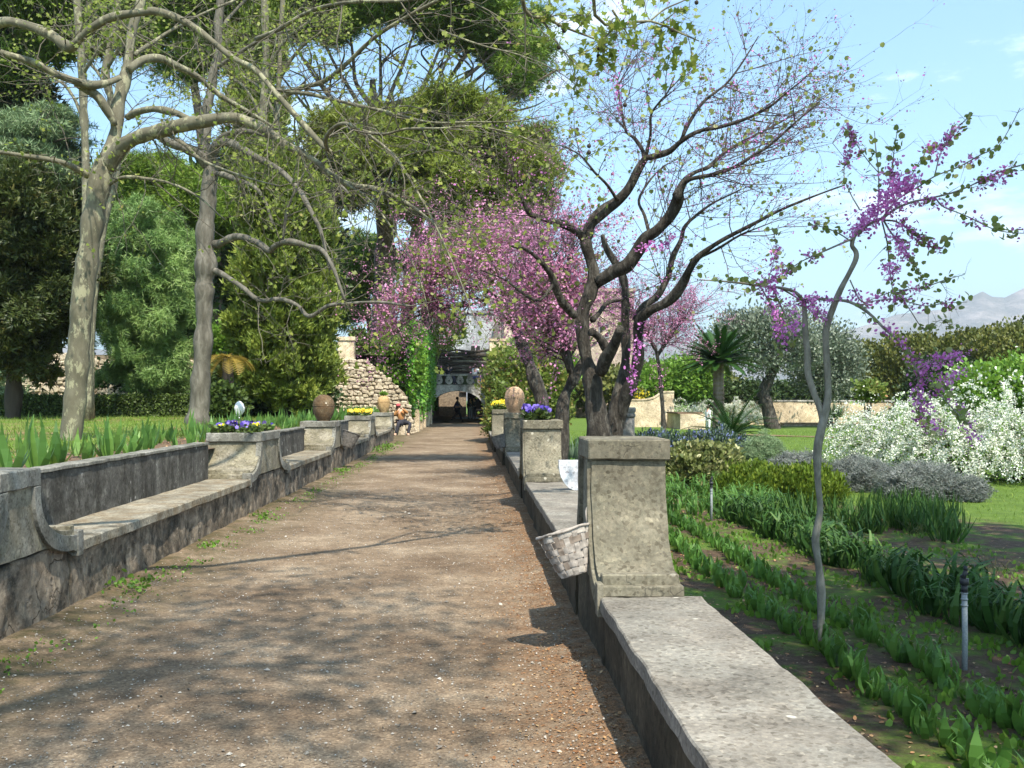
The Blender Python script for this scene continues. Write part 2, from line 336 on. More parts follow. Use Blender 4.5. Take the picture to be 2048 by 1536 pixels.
M['darkcon'] = m_leaf('dark_conifer', [(0,(.02,.03,.010)),(.6,(.055,.075,.018)),(1,(.14,.12,.035))], .12)
M['darkleaf'] = m_leaf('dark_evergreen', [(0,(.02,.035,.012)),(.6,(.04,.07,.02)),(1,(.08,.13,.035))], .15)
M['hedge'] = m_leaf('hedge_leaves', [(0,(.03,.05,.012)),(.6,(.065,.10,.022)),(1,(.13,.19,.04))], .2)
M['planeleaf'] = m_leaf('young_plane_leaves', [(0,(.13,.16,.03)),(.5,(.20,.24,.045)),(.85,(.29,.31,.07)),(1,(.27,.19,.06))], .45)
M['blossom'] = m_leaf('redbud_blossom', [(0,(.34,.11,.22)),(.5,(.52,.21,.38)),(1,(.66,.36,.53))], .3)
M['blossom_rich'] = m_leaf('violet_blossom', [(0,(.38,.08,.34)),(.5,(.60,.18,.55)),(1,(.72,.32,.68))], .3)
M['budleaf'] = m_leaf('redbud_leaves', [(0,(.13,.17,.05)),(.5,(.21,.25,.08)),(1,(.26,.24,.12))], .35)
M['bud'] = m_leaf('redbud_buds', [(0,(.13,.05,.11)),(.5,(.20,.09,.16)),(1,(.22,.14,.12))], .2)
M['iris'] = m_leaf('iris_leaves', [(0,(.045,.115,.025)),(.5,(.08,.18,.04)),(1,(.15,.27,.06))], .3)
M['rowleaf'] = m_leaf('broad_strap_leaves', [(0,(.035,.09,.018)),(.5,(.06,.15,.026)),(1,(.11,.22,.045))], .3, .45, .3)
M['agap'] = m_leaf('dark_strap_leaves', [(0,(.025,.065,.014)),(.6,(.045,.11,.022)),(1,(.10,.17,.035))], .25, .5, .25)
M['grass'] = m_leaf('lawn_grass', [(0,(.07,.13,.015)),(.5,(.12,.20,.025)),(1,(.22,.28,.05))], .3)
M['weed'] = m_leaf('weed_leaves', [(0,(.05,.12,.015)),(.5,(.09,.19,.02)),(1,(.15,.26,.04))], .3)
M['lavender'] = m_leaf('grey_lavender', [(0,(.10,.12,.10)),(.5,(.17,.19,.17)),(1,(.26,.26,.27))], .15)
M['santolina'] = m_leaf('pale_santolina', [(0,(.12,.18,.09)),(.5,(.18,.26,.13)),(1,(.26,.33,.18))], .15)
M['heather'] = m_leaf('yellow_green_heather', [(0,(.06,.10,.012)),(.5,(.11,.17,.018)),(1,(.20,.25,.03))], .25)
M['variegated'] = m_leaf('variegated_leaves', [(0,(.06,.09,.02)),(.5,(.15,.17,.05)),(.8,(.33,.33,.15)),(1,(.42,.40,.22))], .25)
M['bluish'] = m_leaf('bluish_rosemary', [(0,(.035,.06,.035)),(.65,(.07,.11,.06)),(.75,(.13,.16,.32)),(1,(.18,.21,.42))], .15)
M['brightleaf'] = m_leaf('bright_green_leaves', [(0,(.07,.15,.02)),(.5,(.12,.24,.03)),(1,(.20,.34,.05))], .35)
M['ivy'] = m_leaf('ivy_leaves', [(0,(.04,.12,.01)),(.5,(.08,.22,.015)),(1,(.15,.34,.03))], .3)
M['olive'] = m_leaf('olive_leaves', [(0,(.09,.12,.08)),(.5,(.15,.18,.13)),(1,(.25,.28,.22))], .15)
M['holm'] = m_leaf('clipped_oak', [(0,(.05,.065,.012)),(.5,(.095,.11,.02)),(1,(.16,.15,.035))], .15)
M['photinia'] = m_leaf('photinia_leaves', [(0,(.06,.10,.02)),(.55,(.14,.19,.04)),(.8,(.24,.22,.06)),(1,(.36,.13,.07))], .3)
M['cycad'] = m_leaf('cycad_fronds', [(0,(.025,.07,.012)),(.6,(.055,.13,.02)),(1,(.11,.2,.03))], .2)
M['yellowfrond'] = m_leaf('yellowing_fronds', [(0,(.30,.21,.04)),(.5,(.42,.31,.06)),(1,(.30,.32,.08))], .35)
M['yucca'] = m_leaf('yucca_spikes', [(0,(.06,.10,.06)),(.5,(.11,.16,.10)),(1,(.18,.23,.13))], .1)
M['white'] = m_leaf('white_spirea_flowers', [(0,(.62,.63,.54)),(.5,(.78,.78,.72)),(1,(.82,.83,.8))], .3)
M['pansy_blue'] = m_leaf('pansy_petals_blue', [(0,(.035,.02,.20)),(.6,(.10,.06,.42)),(1,(.22,.16,.55))], .25)
M['pansy_dark'] = m_leaf('pansy_petals_dark', [(0,(.02,.01,.08)),(1,(.06,.03,.2))], .2)
M['pansy_yellow'] = m_leaf('pansy_petals_yellow', [(0,(.62,.44,.02)),(1,(.8,.66,.05))], .3)
M['litter'] = m_leaf('fallen_litter', [(0,(.16,.07,.03)),(.6,(.28,.14,.06)),(1,(.40,.28,.15))], .1)
M['pebble'] = m_leaf('pale_pebbles', [(0,(.13,.11,.09)),(.7,(.25,.22,.19)),(1,(.48,.45,.41))], .0)
M['skin'] = m_plain('skin', (.55, .33, .24), .6, .02)
M['brown_cloth'] = m_plain('brown_jacket', (.33, .16, .06), .9, .3)
M['dark_cloth'] = m_plain('dark_cloth', (.03, .03, .04), .9, .3)
M['navy_cloth'] = m_plain('navy_cloth', (.04, .05, .14), .9, .3)
M['grey_cloth'] = m_plain('grey_cloth', (.25, .26, .29), .9, .3)
M['white_cloth'] = m_plain('white_cloth', (.75, .75, .78), .9, .2, .05)
M['red_cloth'] = m_plain('red_cloth', (.35, .07, .08), .9, .2)
M['hair'] = m_plain('dark_hair', (.03, .02, .015), .7)

# ground: garden soil, moss and lawn
def m_garden():
    m, t = nt('garden_ground'); v = mapping(t, coord='Position')
    soil = ramp(t, noise_n(t, v, 9, 9, .75), [(.3,(.035,.022,.015)),(.5,(.085,.055,.036)),(.72,(.17,.12,.08))])
    moss = ramp(t, noise_n(t, v, 30, 6, .7), [(.3,(.045,.085,.012)),(.6,(.10,.17,.022)),(.8,(.17,.22,.045))])
    f = ramp(t, noise_n(t, v, 1.5, 7, .72, .4), [(.46,(0,0,0)),(.58,(1,1,1))])
    c = mixc(t, f, soil, moss)
    sep = t.nodes.new('ShaderNodeSeparateXYZ'); t.links.new(v, sep.inputs[0])
    lawn = ramp(t, noise_n(t, v, 2.2, 8, .7), [(.3,(.055,.095,.012)),(.55,(.09,.15,.02)),(.8,(.15,.19,.04))])
    wob = noise_n(t, v, .5, 4)
    edge = math_n(t, 'ADD', sep.outputs['X'], 0.0); 
    n = t.nodes.new('ShaderNodeMath'); n.operation = 'MULTIPLY_ADD'; t.links.new(sep.outputs['Y'], n.inputs[0]); n.inputs[1].default_value = .55
    t.links.new(sep.outputs['X'], n.inputs[2])
    mr = nd(t, 'ShaderNodeMapRange'); t.links.new(n.outputs[0], mr.inputs['Value']); mr.inputs['From Min'].default_value = 17.2; mr.inputs['From Max'].default_value = 18.0
    c = mixc(t, mr.outputs[0], c, lawn)
    h = noise_n(t, v, 28, 8, .8); finish(t, c, .95, bump(t, h, 1.0, .03)); return m
def m_path():
    m, t = nt('gravel_path'); v = mapping(t, coord='Position')
    big = ramp(t, noise_n(t, v, .9, 6, .6), [(.3,(.108,.077,.052)),(.5,(.18,.138,.098)),(.72,(.275,.225,.168))])
    vo = nd(t, 'ShaderNodeTexVoronoi', Scale=85.0); t.links.new(v, vo.inputs['Vector'])
    sep = t.nodes.new('ShaderNodeSeparateColor'); t.links.new(vo.outputs['Color'], sep.inputs[0])
    grain = ramp(t, sep.outputs[0], [(0,(.28,.25,.23)),(.35,(.45,.43,.41)),(.7,(.55,.53,.5)),(.93,(.7,.67,.62)),(1,(.95,.92,.86))])
    c = mixc(t, .8, big, grain, 'OVERLAY')
    mid = ramp(t, noise_n(t, v, 6, 8, .75), [(.35,(.3,.29,.28)),(.65,(.68,.67,.66))]); c = mixc(t, .7, c, mid, 'OVERLAY')
    sx = t.nodes.new('ShaderNodeSeparateXYZ'); t.links.new(v, sx.inputs[0])
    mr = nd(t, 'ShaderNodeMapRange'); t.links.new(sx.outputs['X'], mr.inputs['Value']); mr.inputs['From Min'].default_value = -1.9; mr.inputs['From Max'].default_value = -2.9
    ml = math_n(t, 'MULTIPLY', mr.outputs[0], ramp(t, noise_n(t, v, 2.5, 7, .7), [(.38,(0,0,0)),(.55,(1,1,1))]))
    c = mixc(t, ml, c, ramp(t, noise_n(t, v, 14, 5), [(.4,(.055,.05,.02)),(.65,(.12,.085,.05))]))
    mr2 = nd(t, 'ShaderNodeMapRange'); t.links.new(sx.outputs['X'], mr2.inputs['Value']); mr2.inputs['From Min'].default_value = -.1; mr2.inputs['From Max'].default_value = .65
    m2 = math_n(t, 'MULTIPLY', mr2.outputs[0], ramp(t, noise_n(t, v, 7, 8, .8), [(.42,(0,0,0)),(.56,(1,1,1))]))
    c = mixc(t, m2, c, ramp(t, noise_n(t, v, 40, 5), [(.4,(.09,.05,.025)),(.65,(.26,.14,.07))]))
    h = math_n(t, 'ADD', math_n(t, 'MULTIPLY', vo.outputs['Distance'], .6), math_n(t, 'MULTIPLY', noise_n(t, v, 18, 8, .75), .6))
    finish(t, c, .95, bump(t, h, .8, .012)); return m
def m_lawn():
    m, t = nt('lawn_ground'); v = mapping(t, coord='Position')
    c = ramp(t, noise_n(t, v, 3, 8, .7), [(.3,(.06,.10,.015)),(.55,(.11,.16,.025)),(.8,(.20,.22,.05))])
    f = ramp(t, noise_n(t, v, .7, 5, .7), [(.5,(0,0,0)),(.62,(1,1,1))]); c = mixc(t, f, c, (.21,.14,.07))
    sx = t.nodes.new('ShaderNodeSeparateXYZ'); t.links.new(v, sx.inputs[0])
    mr = nd(t, 'ShaderNodeMapRange'); t.links.new(sx.outputs['X'], mr.inputs['Value']); mr.inputs['From Min'].default_value = -5.2; mr.inputs['From Max'].default_value = -4.9
    c = mixc(t, mr.outputs[0], c, ramp(t, noise_n(t, v, 20, 8, .8), [(.35,(.07,.045,.03)),(.6,(.19,.13,.085)),(.75,(.3,.23,.17))]))
    finish(t, c, .95, bump(t, noise_n(t, v, 30, 8, .8), .8, .02)); return m
M['garden'] = m_garden(); M['path'] = m_path(); M['lawn'] = m_lawn()
def m_mountain():
    m, t = nt('bare_limestone_mountain'); v = mapping(t, (.001,.001,.002), coord='Position')
    c = ramp(t, noise_n(t, v, 3.0, 12, .75), [(.35,(.08,.10,.06)),(.5,(.20,.18,.15)),(.62,(.45,.38,.34))])
    finish(t, c, .95, bump(t, noise_n(t, v, 6, 12, .75), 1.0, 60)); return m
M['mountain'] = m_mountain()

# ------------------------------------------------------------------ ground, path, lawn, terrain, mountains
def sheet(name, xs, ys, fz, mat):
    xs = np.asarray(xs); ys = np.asarray(ys); nx = len(xs)
    v = [(float(x), float(y), float(fz(x, y))) for y in ys for x in xs]
    f = [(j*nx+i, j*nx+i+1, (j+1)*nx+i+1, (j+1)*nx+i) for j in range(len(ys)-1) for i in range(nx-1)]
    me = bpy.data.meshes.new(name); me.from_pydata(v, [], f); me.polygons.foreach_set('use_smooth', [True]*len(f)); me.update()
    return structure(link(name, me, mat))
def gspace(a, b, n, p=2.2): return a + (b - a) * np.linspace(0, 1, n) ** p
gx = np.concatenate([-gspace(2, 3000, 30, 3)[::-1], np.arange(1.0, 14, .16), gspace(14.3, 7000, 60, 3)])
gy = np.concatenate([[-3000, -300, -40, -8], np.arange(0, 30, .18), gspace(30.4, 9000, 70, 3)])
sheet('ground', gx, gy, garden_h, M['garden'])
def path_h(x, y): return .02 * noise.noise(Vector((x * .6, y * .5, 3))) + .008 * noise.noise(Vector((x * 4, y * 4, 3))) + .05 * (ss(-2.4, -2.95, x) + ss(.35, .75, x))
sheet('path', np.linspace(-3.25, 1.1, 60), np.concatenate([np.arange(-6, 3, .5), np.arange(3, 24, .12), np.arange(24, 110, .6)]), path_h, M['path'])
sheet('left_lawn', np.concatenate([gspace(-3.52, -60, 60, 1.8)[::-1]]), np.concatenate([np.arange(-6, 44.3, .5)]), lambda x, y: .90 + .03 * noise.noise(Vector((x*.5, y*.5, 9))) + .02*noise.noise(Vector((x*2, y*2, 9))), M['lawn'])
sheet('terrace_ground', np.linspace(-70, -3.0, 40), np.linspace(44.6, 140, 50), lambda x, y: 3.55 + .1 * noise.noise(Vector((x*.3, y*.3, 9))) + .012 * (y-44), M['lawn'])
# sandy strip across the right lawn
mb = MB(); N = 40
pts = [(5 + i * .9, 43 + 1.3*math.sin(i*.25) + .4*math.sin(i*.9)) for i in range(N)]
vs = []; fs = []
for i, (x, y) in enumerate(pts):
    w = .55 + .25 * math.sin(i * 1.7)
    for q in (-w, w): vs.append((x, y + q, garden_h(x, y + q) + .03))
    if i: fs.append((2*i-2, 2*i, 2*i+1, 2*i-1))
mb.add(vs, fs, True); structure(mb.build('garden_path', M['path']))
# mountains
ridge = [(-9000,560),(-2000,600),(-400,640),(300,700),(700,690),(1000,700),(1180,655),(1270,640),(1330,660),(1420,700),(1560,690),(1690,655),(1740,640),(1790,622),(1850,615),(1900,610),(1935,592),(1965,577),(1985,588),(2010,590),(2048,572),(2200,560),(2500,600),(3200,590),(9000,620)]
rx = [(p[0]-CX)/F*5000 for p in ridge]; rz = [(CY-p[1])/F*5000 for p in ridge]
def mount_h(x, y):
    base = np.interp(x * 5000 / y, rx, rz) * y / 5000
    t = (y - 3600) / 1400.0
    prof = max(0, 1 - abs(t - 1) ** 1.15) if t < 1 else max(0, 1 - (t - 1) * .8)
    n = sum(abs(noise.noise(Vector((x*k/900., y*k/900., 4)))) / k for k in (1, 2.1, 4.3, 8.7, 17))
    return base * prof * (1.02 - .30 * n * min(1, abs(t-1)*4+.12)) - 12
sheet('mountains', np.concatenate([np.linspace(-4000, 400, 70), np.linspace(430, 4400, 330)]), np.linspace(3600, 6000, 90), mount_h, M['mountain'])
# air between here and the mountains
mm, t = nt('air_haze'); vol = t.nodes.new('ShaderNodeVolumePrincipled'); vol.inputs['Density'].default_value = 1.6e-4
vol.inputs['Color'].default_value = (.80, .88, 1, 1); vol.inputs['Anisotropy'].default_value = .2
oo = t.nodes.new('ShaderNodeOutputMaterial'); t.links.new(vol.outputs[0], oo.inputs['Volume'])
mb = MB(); mb.box(-7200, 7400, -3300, 9400, -15, 900); stuff(mb.build('haze', mm))

# ------------------------------------------------------------------ masonry along the path
XL = -2.9; XR = 0.71
def curve_side(a, f, z1, z0, n=10):
    """concave flare from (a,z1) out to (a+f,z0)"""
    out = []
    for i in range(n + 1):
        t = i / n * math.pi / 2
        out.append((a + f * (1 - math.cos(t)) ** 1.15, z1 - (z1 - z0) * math.sin(t) ** .95))
    return out
def pier(x0, x1, y0, y1, top, seat, flare, side, label, mats, group, face=0.0):
    mo = .005 if side > 0 else -.022; ed = .022 if side > 0 else .016
    """side=+1 moulding towards +x (left wall), -1 towards -x"""
    cy = (y0 + y1) / 2; a = (y1 - y0) / 2; cx = (x0 + x1) / 2
    t = empty('stone_pier', (cx, cy, 0), label, 'pier', group)
    mslab, mbody, mbase, mmould = mats
    hx = (x1 - x0) / 2
    b = MB(); b.box(-hx - .012, hx + .012, -a - .022, a + .022, top - .122, top); s = b.build('cap_slab', mslab, t); roughen(s, .006, 5, .12, .018, seed=cy)
    c = curve_side(a - .01, flare, top - .125, seat + .085)
    poly = [(-y, z) for y, z in c] + [(-(a+flare+.012), seat + .07), (-(a+flare+.012), seat + .012)]
    poly = poly + [(-y, z) for y, z in reversed(poly)]
    b = MB(); b.prism_x([(y, z) for y, z in poly], -hx + .012, hx - .012); s = b.build('pier_body', mbody, t); roughen(s, .006, 6, .10, 0, seed=cy)
    for sg in (-1, 1):
        lip = MB()
        yo = sg * (a + flare - .03)
        lip.box(-hx + .004, hx - .004, min(yo, yo + sg * .105), max(yo, yo + sg * .105), seat - .0, seat + .06); lip.box(-hx + .018, hx - .018, min(yo - sg*.02, yo + sg * .06), max(yo - sg*.02, yo + sg * .06), seat + .055, seat + .115)
        s = lip.build('base_step', mbody, t); roughen(s, .006, 7, .10, .012, seed=cy)
    # plinth
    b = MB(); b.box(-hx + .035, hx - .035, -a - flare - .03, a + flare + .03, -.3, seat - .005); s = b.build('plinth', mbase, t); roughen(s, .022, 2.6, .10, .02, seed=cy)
    # curved moulding on the path face
    xf = side * hx
    for sg in (-1, 1):
        m_ = MB(); outer = curve_side(a + mo, flare, top - .125, seat + .05, 14) + [(a + flare + .075, seat - .01)]
        inner = curve_side(a - .085, flare + .02, top - .125, seat - .055, 14) + [(a + flare + .07, seat - .10)]
        vs = []; n = len(outer)
        for (yo, zo), (yi, zi) in zip(outer, inner):
            for xx in (xf - side * .06, xf + side * .015):
                vs += [(xx, sg * yo, zo), (xx, sg * yi, zi)]
        fs = []
        for i in range(n - 1):
            p, q = 4 * i, 4 * i + 4
            fs += [(p, q, q+1, p+1), (p+2, p+3, q+3, q+2), (p, p+2, q+2, q), (p+1, q+1, q+3, p+3)]
        e = 4 * (n - 1); fs += [(0, 1, 3, 2), (e, e+2, e+3, e+1)]
        m_.add(vs, fs)
        m_.box(min(xf - side*(.09 if side > 0 else .02), xf + side*ed), max(xf - side*(.09 if side > 0 else .02), xf + side*ed), min(sg*(a+flare+.0), sg*(a+flare+.10)), max(sg*(a+flare+.0), sg*(a+flare+.10)), seat - .11, seat + .075)
        s = m_.build('arm_moulding', mmould, t); roughen(s, .004, 8, .12, .008, seed=cy)
    # inner path-side face between the mouldings
    return t
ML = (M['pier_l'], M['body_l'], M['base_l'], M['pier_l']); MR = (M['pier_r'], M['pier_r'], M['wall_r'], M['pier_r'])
SL = .52; SR = .45
Lp = [(6.13, 6.68), (13.68, 15.0), (21.1, 21.95), (28.4, 29.7), (35.9, 36.7)]
names_l = ['grey cement pier at the near end of the left benches, an urn on its slab', 'broad left pier with blue and yellow pansies along its top slab', 'left pier carrying the big dark brown urn, a dark basket on its side',
           'broad left pier topped with a row of yellow pansies', 'pale end pier of the left benches, under the small ochre urn']
LP = [pier(-3.63, XL, a, b, 1.10, SL, .62, 1, names_l[i], ML, 'piers between the left benches') for i, (a, b) in enumerate(Lp)]
pier(-3.63, XL, -1.6, -.9, 1.10, SL, .62, 1, 'grey cement pier behind the viewpoint on the left wall', ML, 'piers between the left benches')
Rp = [(6.06, 6.60, 0), (13.85, 14.65, 0), (21.75, 22.45, 0), (29.4, 30.0, -.12)]
names_r = ['nearest right pier of lichened cement, split wicker basket hanging from it', 'right pier topped with a clump of blue violets', 'right pier under the round buff urn', 'farthest right pier, yellow flowers on its slab']
RP = [pier(XR + d, XR + d + (.475 if i == 0 else .53), a, b, 1.31 if i == 0 else 1.27, SR, .40, -1, names_r[i], MR, 'piers along the right wall') for i, (a, b, d) in enumerate(Rp)]
# left benches
def bench(y0, y1, label):
    t = empty('stone_bench', (-3.2, (y0 + y1) / 2, 0), label, 'bench', 'stone benches along the left of the path')
    c = (y0 + y1) / 2
    b = MB(); b.box(-.26, .32, y0 - c, y1 - c, SL - .085, SL); roughen(b.build('seat', M['seat_l'], t), .006, 4, .14, .02, seed=c)
    b = MB(); b.box(-.38, -.235, y0 - c, y1 - c, SL - .15, .965); roughen(b.build('backrest', M['back_l'], t), .008, 4, .16, .015, seed=c)
    b = MB(); b.box(-.34, .27, y0 - c - .05, y1 - c + .05, -.3, SL - .09); roughen(b.build('front_wall', M['base_l'], t), .028, 2.2, .10, .0, seed=c)
    b = MB(); b.box(-.41, -.22, y0 - c, y1 - c, .967, 1.0); roughen(b.build('backrest_coping', M['pier_l'], t), .006, 4, .16, .012, seed=c)
    return t
bench(-.2, 5.42, 'near end of the left stone bench, beside the grey pier with the sliced urn')
bench(7.33, 13.0, 'nearest full stone bench with black stained backrest, between first two left piers')
bench(15.68, 20.42, 'second stone bench, between the broad pansy pier and the dark urn pier')
bench(22.6, 27.7, 'third stone bench, beyond the dark urn pier on the left')
bench(30.4, 35.2, 'farthest sunlit stone bench, up to the ochre urn pier')
# right wall
def rwall(y0, y1, d, label):
    c = (y0 + y1) / 2
    t = empty('low_wall', (XR + .29 + d, c, 0), label, 'wall', 'segments of the low right wall')
    b = MB(); b.box(-.29, .285, y0 - c, y1 - c, SR - .08, SR); roughen(b.build('coping', M['cap_r'], t), .009, 3.5, .10, .016, seed=c)
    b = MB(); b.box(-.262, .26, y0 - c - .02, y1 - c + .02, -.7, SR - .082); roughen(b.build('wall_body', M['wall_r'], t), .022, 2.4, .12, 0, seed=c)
rwall(-2.0, 5.60, 0, 'broad pale coping of the low wall in front of the nearest right pier')
rwall(7.08, 13.38, 0, 'low right wall between the basket pier and the violet-topped pier')
rwall(15.12, 21.3, 0, 'low right wall between the violet-topped pier and the buff urn pier')
rwall(22.9, 28.95, -.06, 'low right wall between the buff urn pier and farthest pier')
rwall(30.45, 36.5, -.14, 'last stretch of the low right wall beside the photinia bush')

# urns
def urn(loc, h, r, mat, label, lidmat=None, seam=True, plant=False):
    t = empty('urn', loc, label, 'urn', 'terracotta urns on the piers')
    def prof(z0, z1, n=14):
        out = []
        for i in range(n + 1):
            u = z0 + (z1 - z0) * i / n
            rr = (.55 + .45 * math.sin(math.pi * min(1, (u + .0) / 1.16) ** .9)) if u < .6 else math.sqrt(max(0, 1 - ((u - .6) / .42) ** 2)) * .995
            out.append((max(.02, rr) * r, u * h))
        return out
    b = MB(); b.lathe(prof(0, .57), n=32); b.lathe([(r*.6, 0), (r*.62, .02), (r*.56, .04)], n=32); b.build('urn_body', mat, t)
    b = MB(); b.lathe([(r*1.0, .565*h), (r*1.03, .575*h), (r*1.03, .60*h), (r*1.0, .61*h)], n=32); b.build('seam_ring', mat, t)
    b = MB(); b.lathe(prof(.605, 1.0), n=32); b.lathe([(r*.22, h*.96), (r*.25, h*1.0), (r*.2, h*1.01)], n=16); b.build('urn_shoulder', lidmat or mat, t)
    if plant:
        n = 260; D = rand_dirs(n); D[:, 2] = abs(D[:, 2]) + .15; D = unit(D); pos = np.array([0, 0, h]) + D * R.random((n, 1)) * .13
        X, Y, Z = frames(unit(D + .5 * rand_dirs(n)))
        stuff(scatter('urn_plant', *T_OVAL, pos, X, Y, Z, .05 + .04 * R.random(n), M['brightleaf'], t))
    return t
urn((-3.27, 6.35, 1.10), .58, .20, M['terracotta3'], 'urn mostly cut off by the frame, on the nearest left pier')
urn((-3.20, 21.5, 1.10), .56, .235, M['terracotta'], 'big dark brown urn with a seam, on the third left pier')
urn((-3.22, 36.25, 1.10), .62, .235, M['terracotta2'], 'small ochre urn with a green plant growing from its mouth', plant=True)
urn((XR + .22, 22.1, 1.27), .57, .22, M['terracotta3'], 'round buff urn on the third right pier before the photinia')

# flowers on piers
def flower_bed(name, c, lx, ly, nf, mats, label, cat='flowers', h=.13, size=.031):
    t = empty(name, c, label, cat, 'flowers planted on the piers')
    n = int(320 * (lx * ly) / .5) + 150
    pos = np.stack([(R.random(n)-.5)*lx, (R.random(n)-.5)*ly, R.random(n)*h*.75], 1); D = rand_dirs(n); D[:,2] = abs(D[:,2])*.7
    X, Y, Z = frames(unit(D)); stuff(scatter('leaves', *T_OVAL, pos, X, Y, Z, .05+.05*R.random(n), M['hedge'], t))
    for mat, frac in mats:
        m = max(4, int(nf*frac)); c0 = np.stack([(R.random(m)-.5)*lx, (R.random(m)-.5)*ly, h*(.7+.5*R.random(m))], 1)
        K = 5; pos = np.repeat(c0, K, 0); ang = np.tile(np.arange(K)*2*math.pi/K, m) + np.repeat(R.random(m), K)
        Fd = unit(np.array([.1, -1, .5]) + .5*R.normal(size=(m, 3))); Fd = np.repeat(Fd, K, 0); A, B, C = frames(Fd, np.tile([0.2,.1,1.], (m*K,1)))
        D = np.cos(ang)[:,None]*B + np.sin(ang)[:,None]*C
        X, Y, Z = frames(D, Fd); stuff(scatter('petals', *T_ROUND, pos, X, Y, Z, size*(.6+.5*np.repeat(R.random(m),K)), mat, t, tint=np.repeat(R.random(m), K)))
    return t
flower_bed('pansies', (-3.28, 14.3, 1.08), .6, 1.25, 90, [(M['pansy_blue'], .5), (M['pansy_dark'], .3), (M['pansy_yellow'], .16)], 'blue and yellow pansies on the broad second left pier')
flower_bed('pansies', (-3.28, 29.0, 1.10), .6, 1.2, 50, [(M['pansy_yellow'], 1)], 'yellow pansies on the broad fourth left pier', size=.07)
flower_bed('violets', (XR+.2, 14.2, 1.27), .36, .5, 110, [(M['pansy_blue'], .9), (M['pansy_dark'], .1)], 'round clump of blue violets on the second right pier', h=.17)
flower_bed('pansies', (XR+.1, 29.7, 1.27), .4, .5, 30, [(M['pansy_yellow'], 1)], 'yellow flowers on the farthest right pier', size=.08, h=.2)

# baskets
def basket(loc, tilt, label, mat, s=1.0, rz=0.0):
    t = empty('wicker_basket', loc, label, 'basket', 'wicker baskets hung on the piers')
    t.rotation_euler = (math.radians(-8), math.radians(tilt), rz)
    H, r0, r1 = .27*s, .085*s, .145*s
    def rad(z): return r0 + (r1 - r0) * (z / H) ** .8
    nst = 16
    for k in range(nst):
        a = 2*math.pi*k/nst; w = .024*s; vs = []; fs = []; m = 10
        for i in range(m+1):
            z = H*i/m; ph = math.sin(math.pi*(i/m*6.0) + (k % 2)*math.pi); rr = rad(z) + .0028*s*ph
            for da, dr in ((-1,0),(1,0),(1,-.004*s),(-1,-.004*s)):
                aa = a + da*w/rr*.62; vs.append(((rr+dr)*math.cos(aa)*1.1, (rr+dr)*math.sin(aa)*.85, z))
            if i:
                p, q = 4*i-4, 4*i
                fs += [(p+j, p+(j+1)%4, q+(j+1)%4, q+j) for j in range(4)]
        b = MB(); b.add(vs, fs); b.build('stake', random.choice((mat, M['wicker_pale'], M['wicker_brown'])) if mat is M['wicker'] else mat, t)
    nb = 6
    for j in range(nb):
        z0 = H*(j+.12)/nb; z1 = H*(j+.9)/nb; n = 64; vs = []; fs = []
        for i in range(n):
            a = 2*math.pi*i/n; ph = -math.cos(a*nst/2.0 + (j % 2)*math.pi)
            wob = .004*s*math.sin(a*3+j)
            for z, dr in ((z0+wob,0),(z1+wob,0),(z1+wob,-.0035*s),(z0+wob,-.0035*s)):
                rr = rad(z) + .0045*s*ph + dr; vs.append((rr*math.cos(a)*1.1, rr*math.sin(a)*.85, z))
            p, q = 4*i, 4*((i+1)%n)
            fs += [(p+k, q+k, q+(k+1)%4, p+(k+1)%4) for k in range(4)]
        b = MB(); b.add(vs, fs); b.build('weaver_band', random.choice((mat, M['wicker_pale'], M['wicker_brown'])) if mat is M['wicker'] else mat, t)
    b = MB(); ring = [((r1+.004*s)*1.1*math.cos(a), (r1+.004*s)*.85*math.sin(a), H+.004*math.sin(5*a)) for a in np.linspace(0, 2*math.pi, 33)]
    b.tube(ring, [.009*s]*33, 6); b.build('rim', mat, t)
    b = MB(); b.lathe([(r0*.98, 0), (r0*1.0, .006)], n=20, sx=1.1, sy=.85); b.build('basket_base', mat, t)
    b = MB(); pts = [(r1*1.05, 0, H-.03), (r1*1.10, 0, H+.03), (r1*1.2, 0, H+.08*s), (r1*1.35, 0, H+.10*s)]
    b.tube(smooth_line([(*p, .006) for p in pts])[:, :3], [.006*s]*13, 5); b.build('handle', mat, t)
    return t
basket((.625, 6.02, .50), -17, 'grey split wicker basket hanging low on the nearest right pier', M['wicker'])
basket((XR-.10, 21.45, .52), -15, 'small brown wicker basket hung on the buff urn pier', M['wicker_dark'])
basket((XL+.10, 22.25, .50), 18, 'dark wicker basket hung on the dark urn pier, left of path', M['wicker_dark'], 1.25)

# marble wall basin with tap
t = empty('marble_basin', (1.27, 12.15, SR), 'white marble slab basin with black tap standing on the right wall', 'basin')
prof = [(-.225, .37), (-.222, .27), (-.20, .17), (-.155, .085), (-.10, .03), (-.04, .004), (.34, .004), (.34, .37)]
b = MB(); n = len(prof)
b.add([(x, -.035, z) for x, z in prof] + [(x, .035, z) for x, z in prof], [tuple(range(n)), tuple(range(2*n-1, n-1, -1))] + [(i, n+i, n+(i+1)%n, (i+1)%n) for i in range(n)])
roughen(b.build('marble_slab', M['marble'], t), .001, 5, 0, .006)
b = MB(); b.tube([(.045,-.03,.17),(.045,-.08,.17)], [.028,.026], 12); b.tube([(.045,-.07,.165),(.045,-.085,.12),(.045,-.08,.07)], [.014,.012,.012], 8); b.build('tap', M['metal'], t)
b = MB(); b.tube([(.045,-.055,.19),(.045,-.055,.215)], [.02,.014], 8); b.build('tap_handle', M['metal'], t)

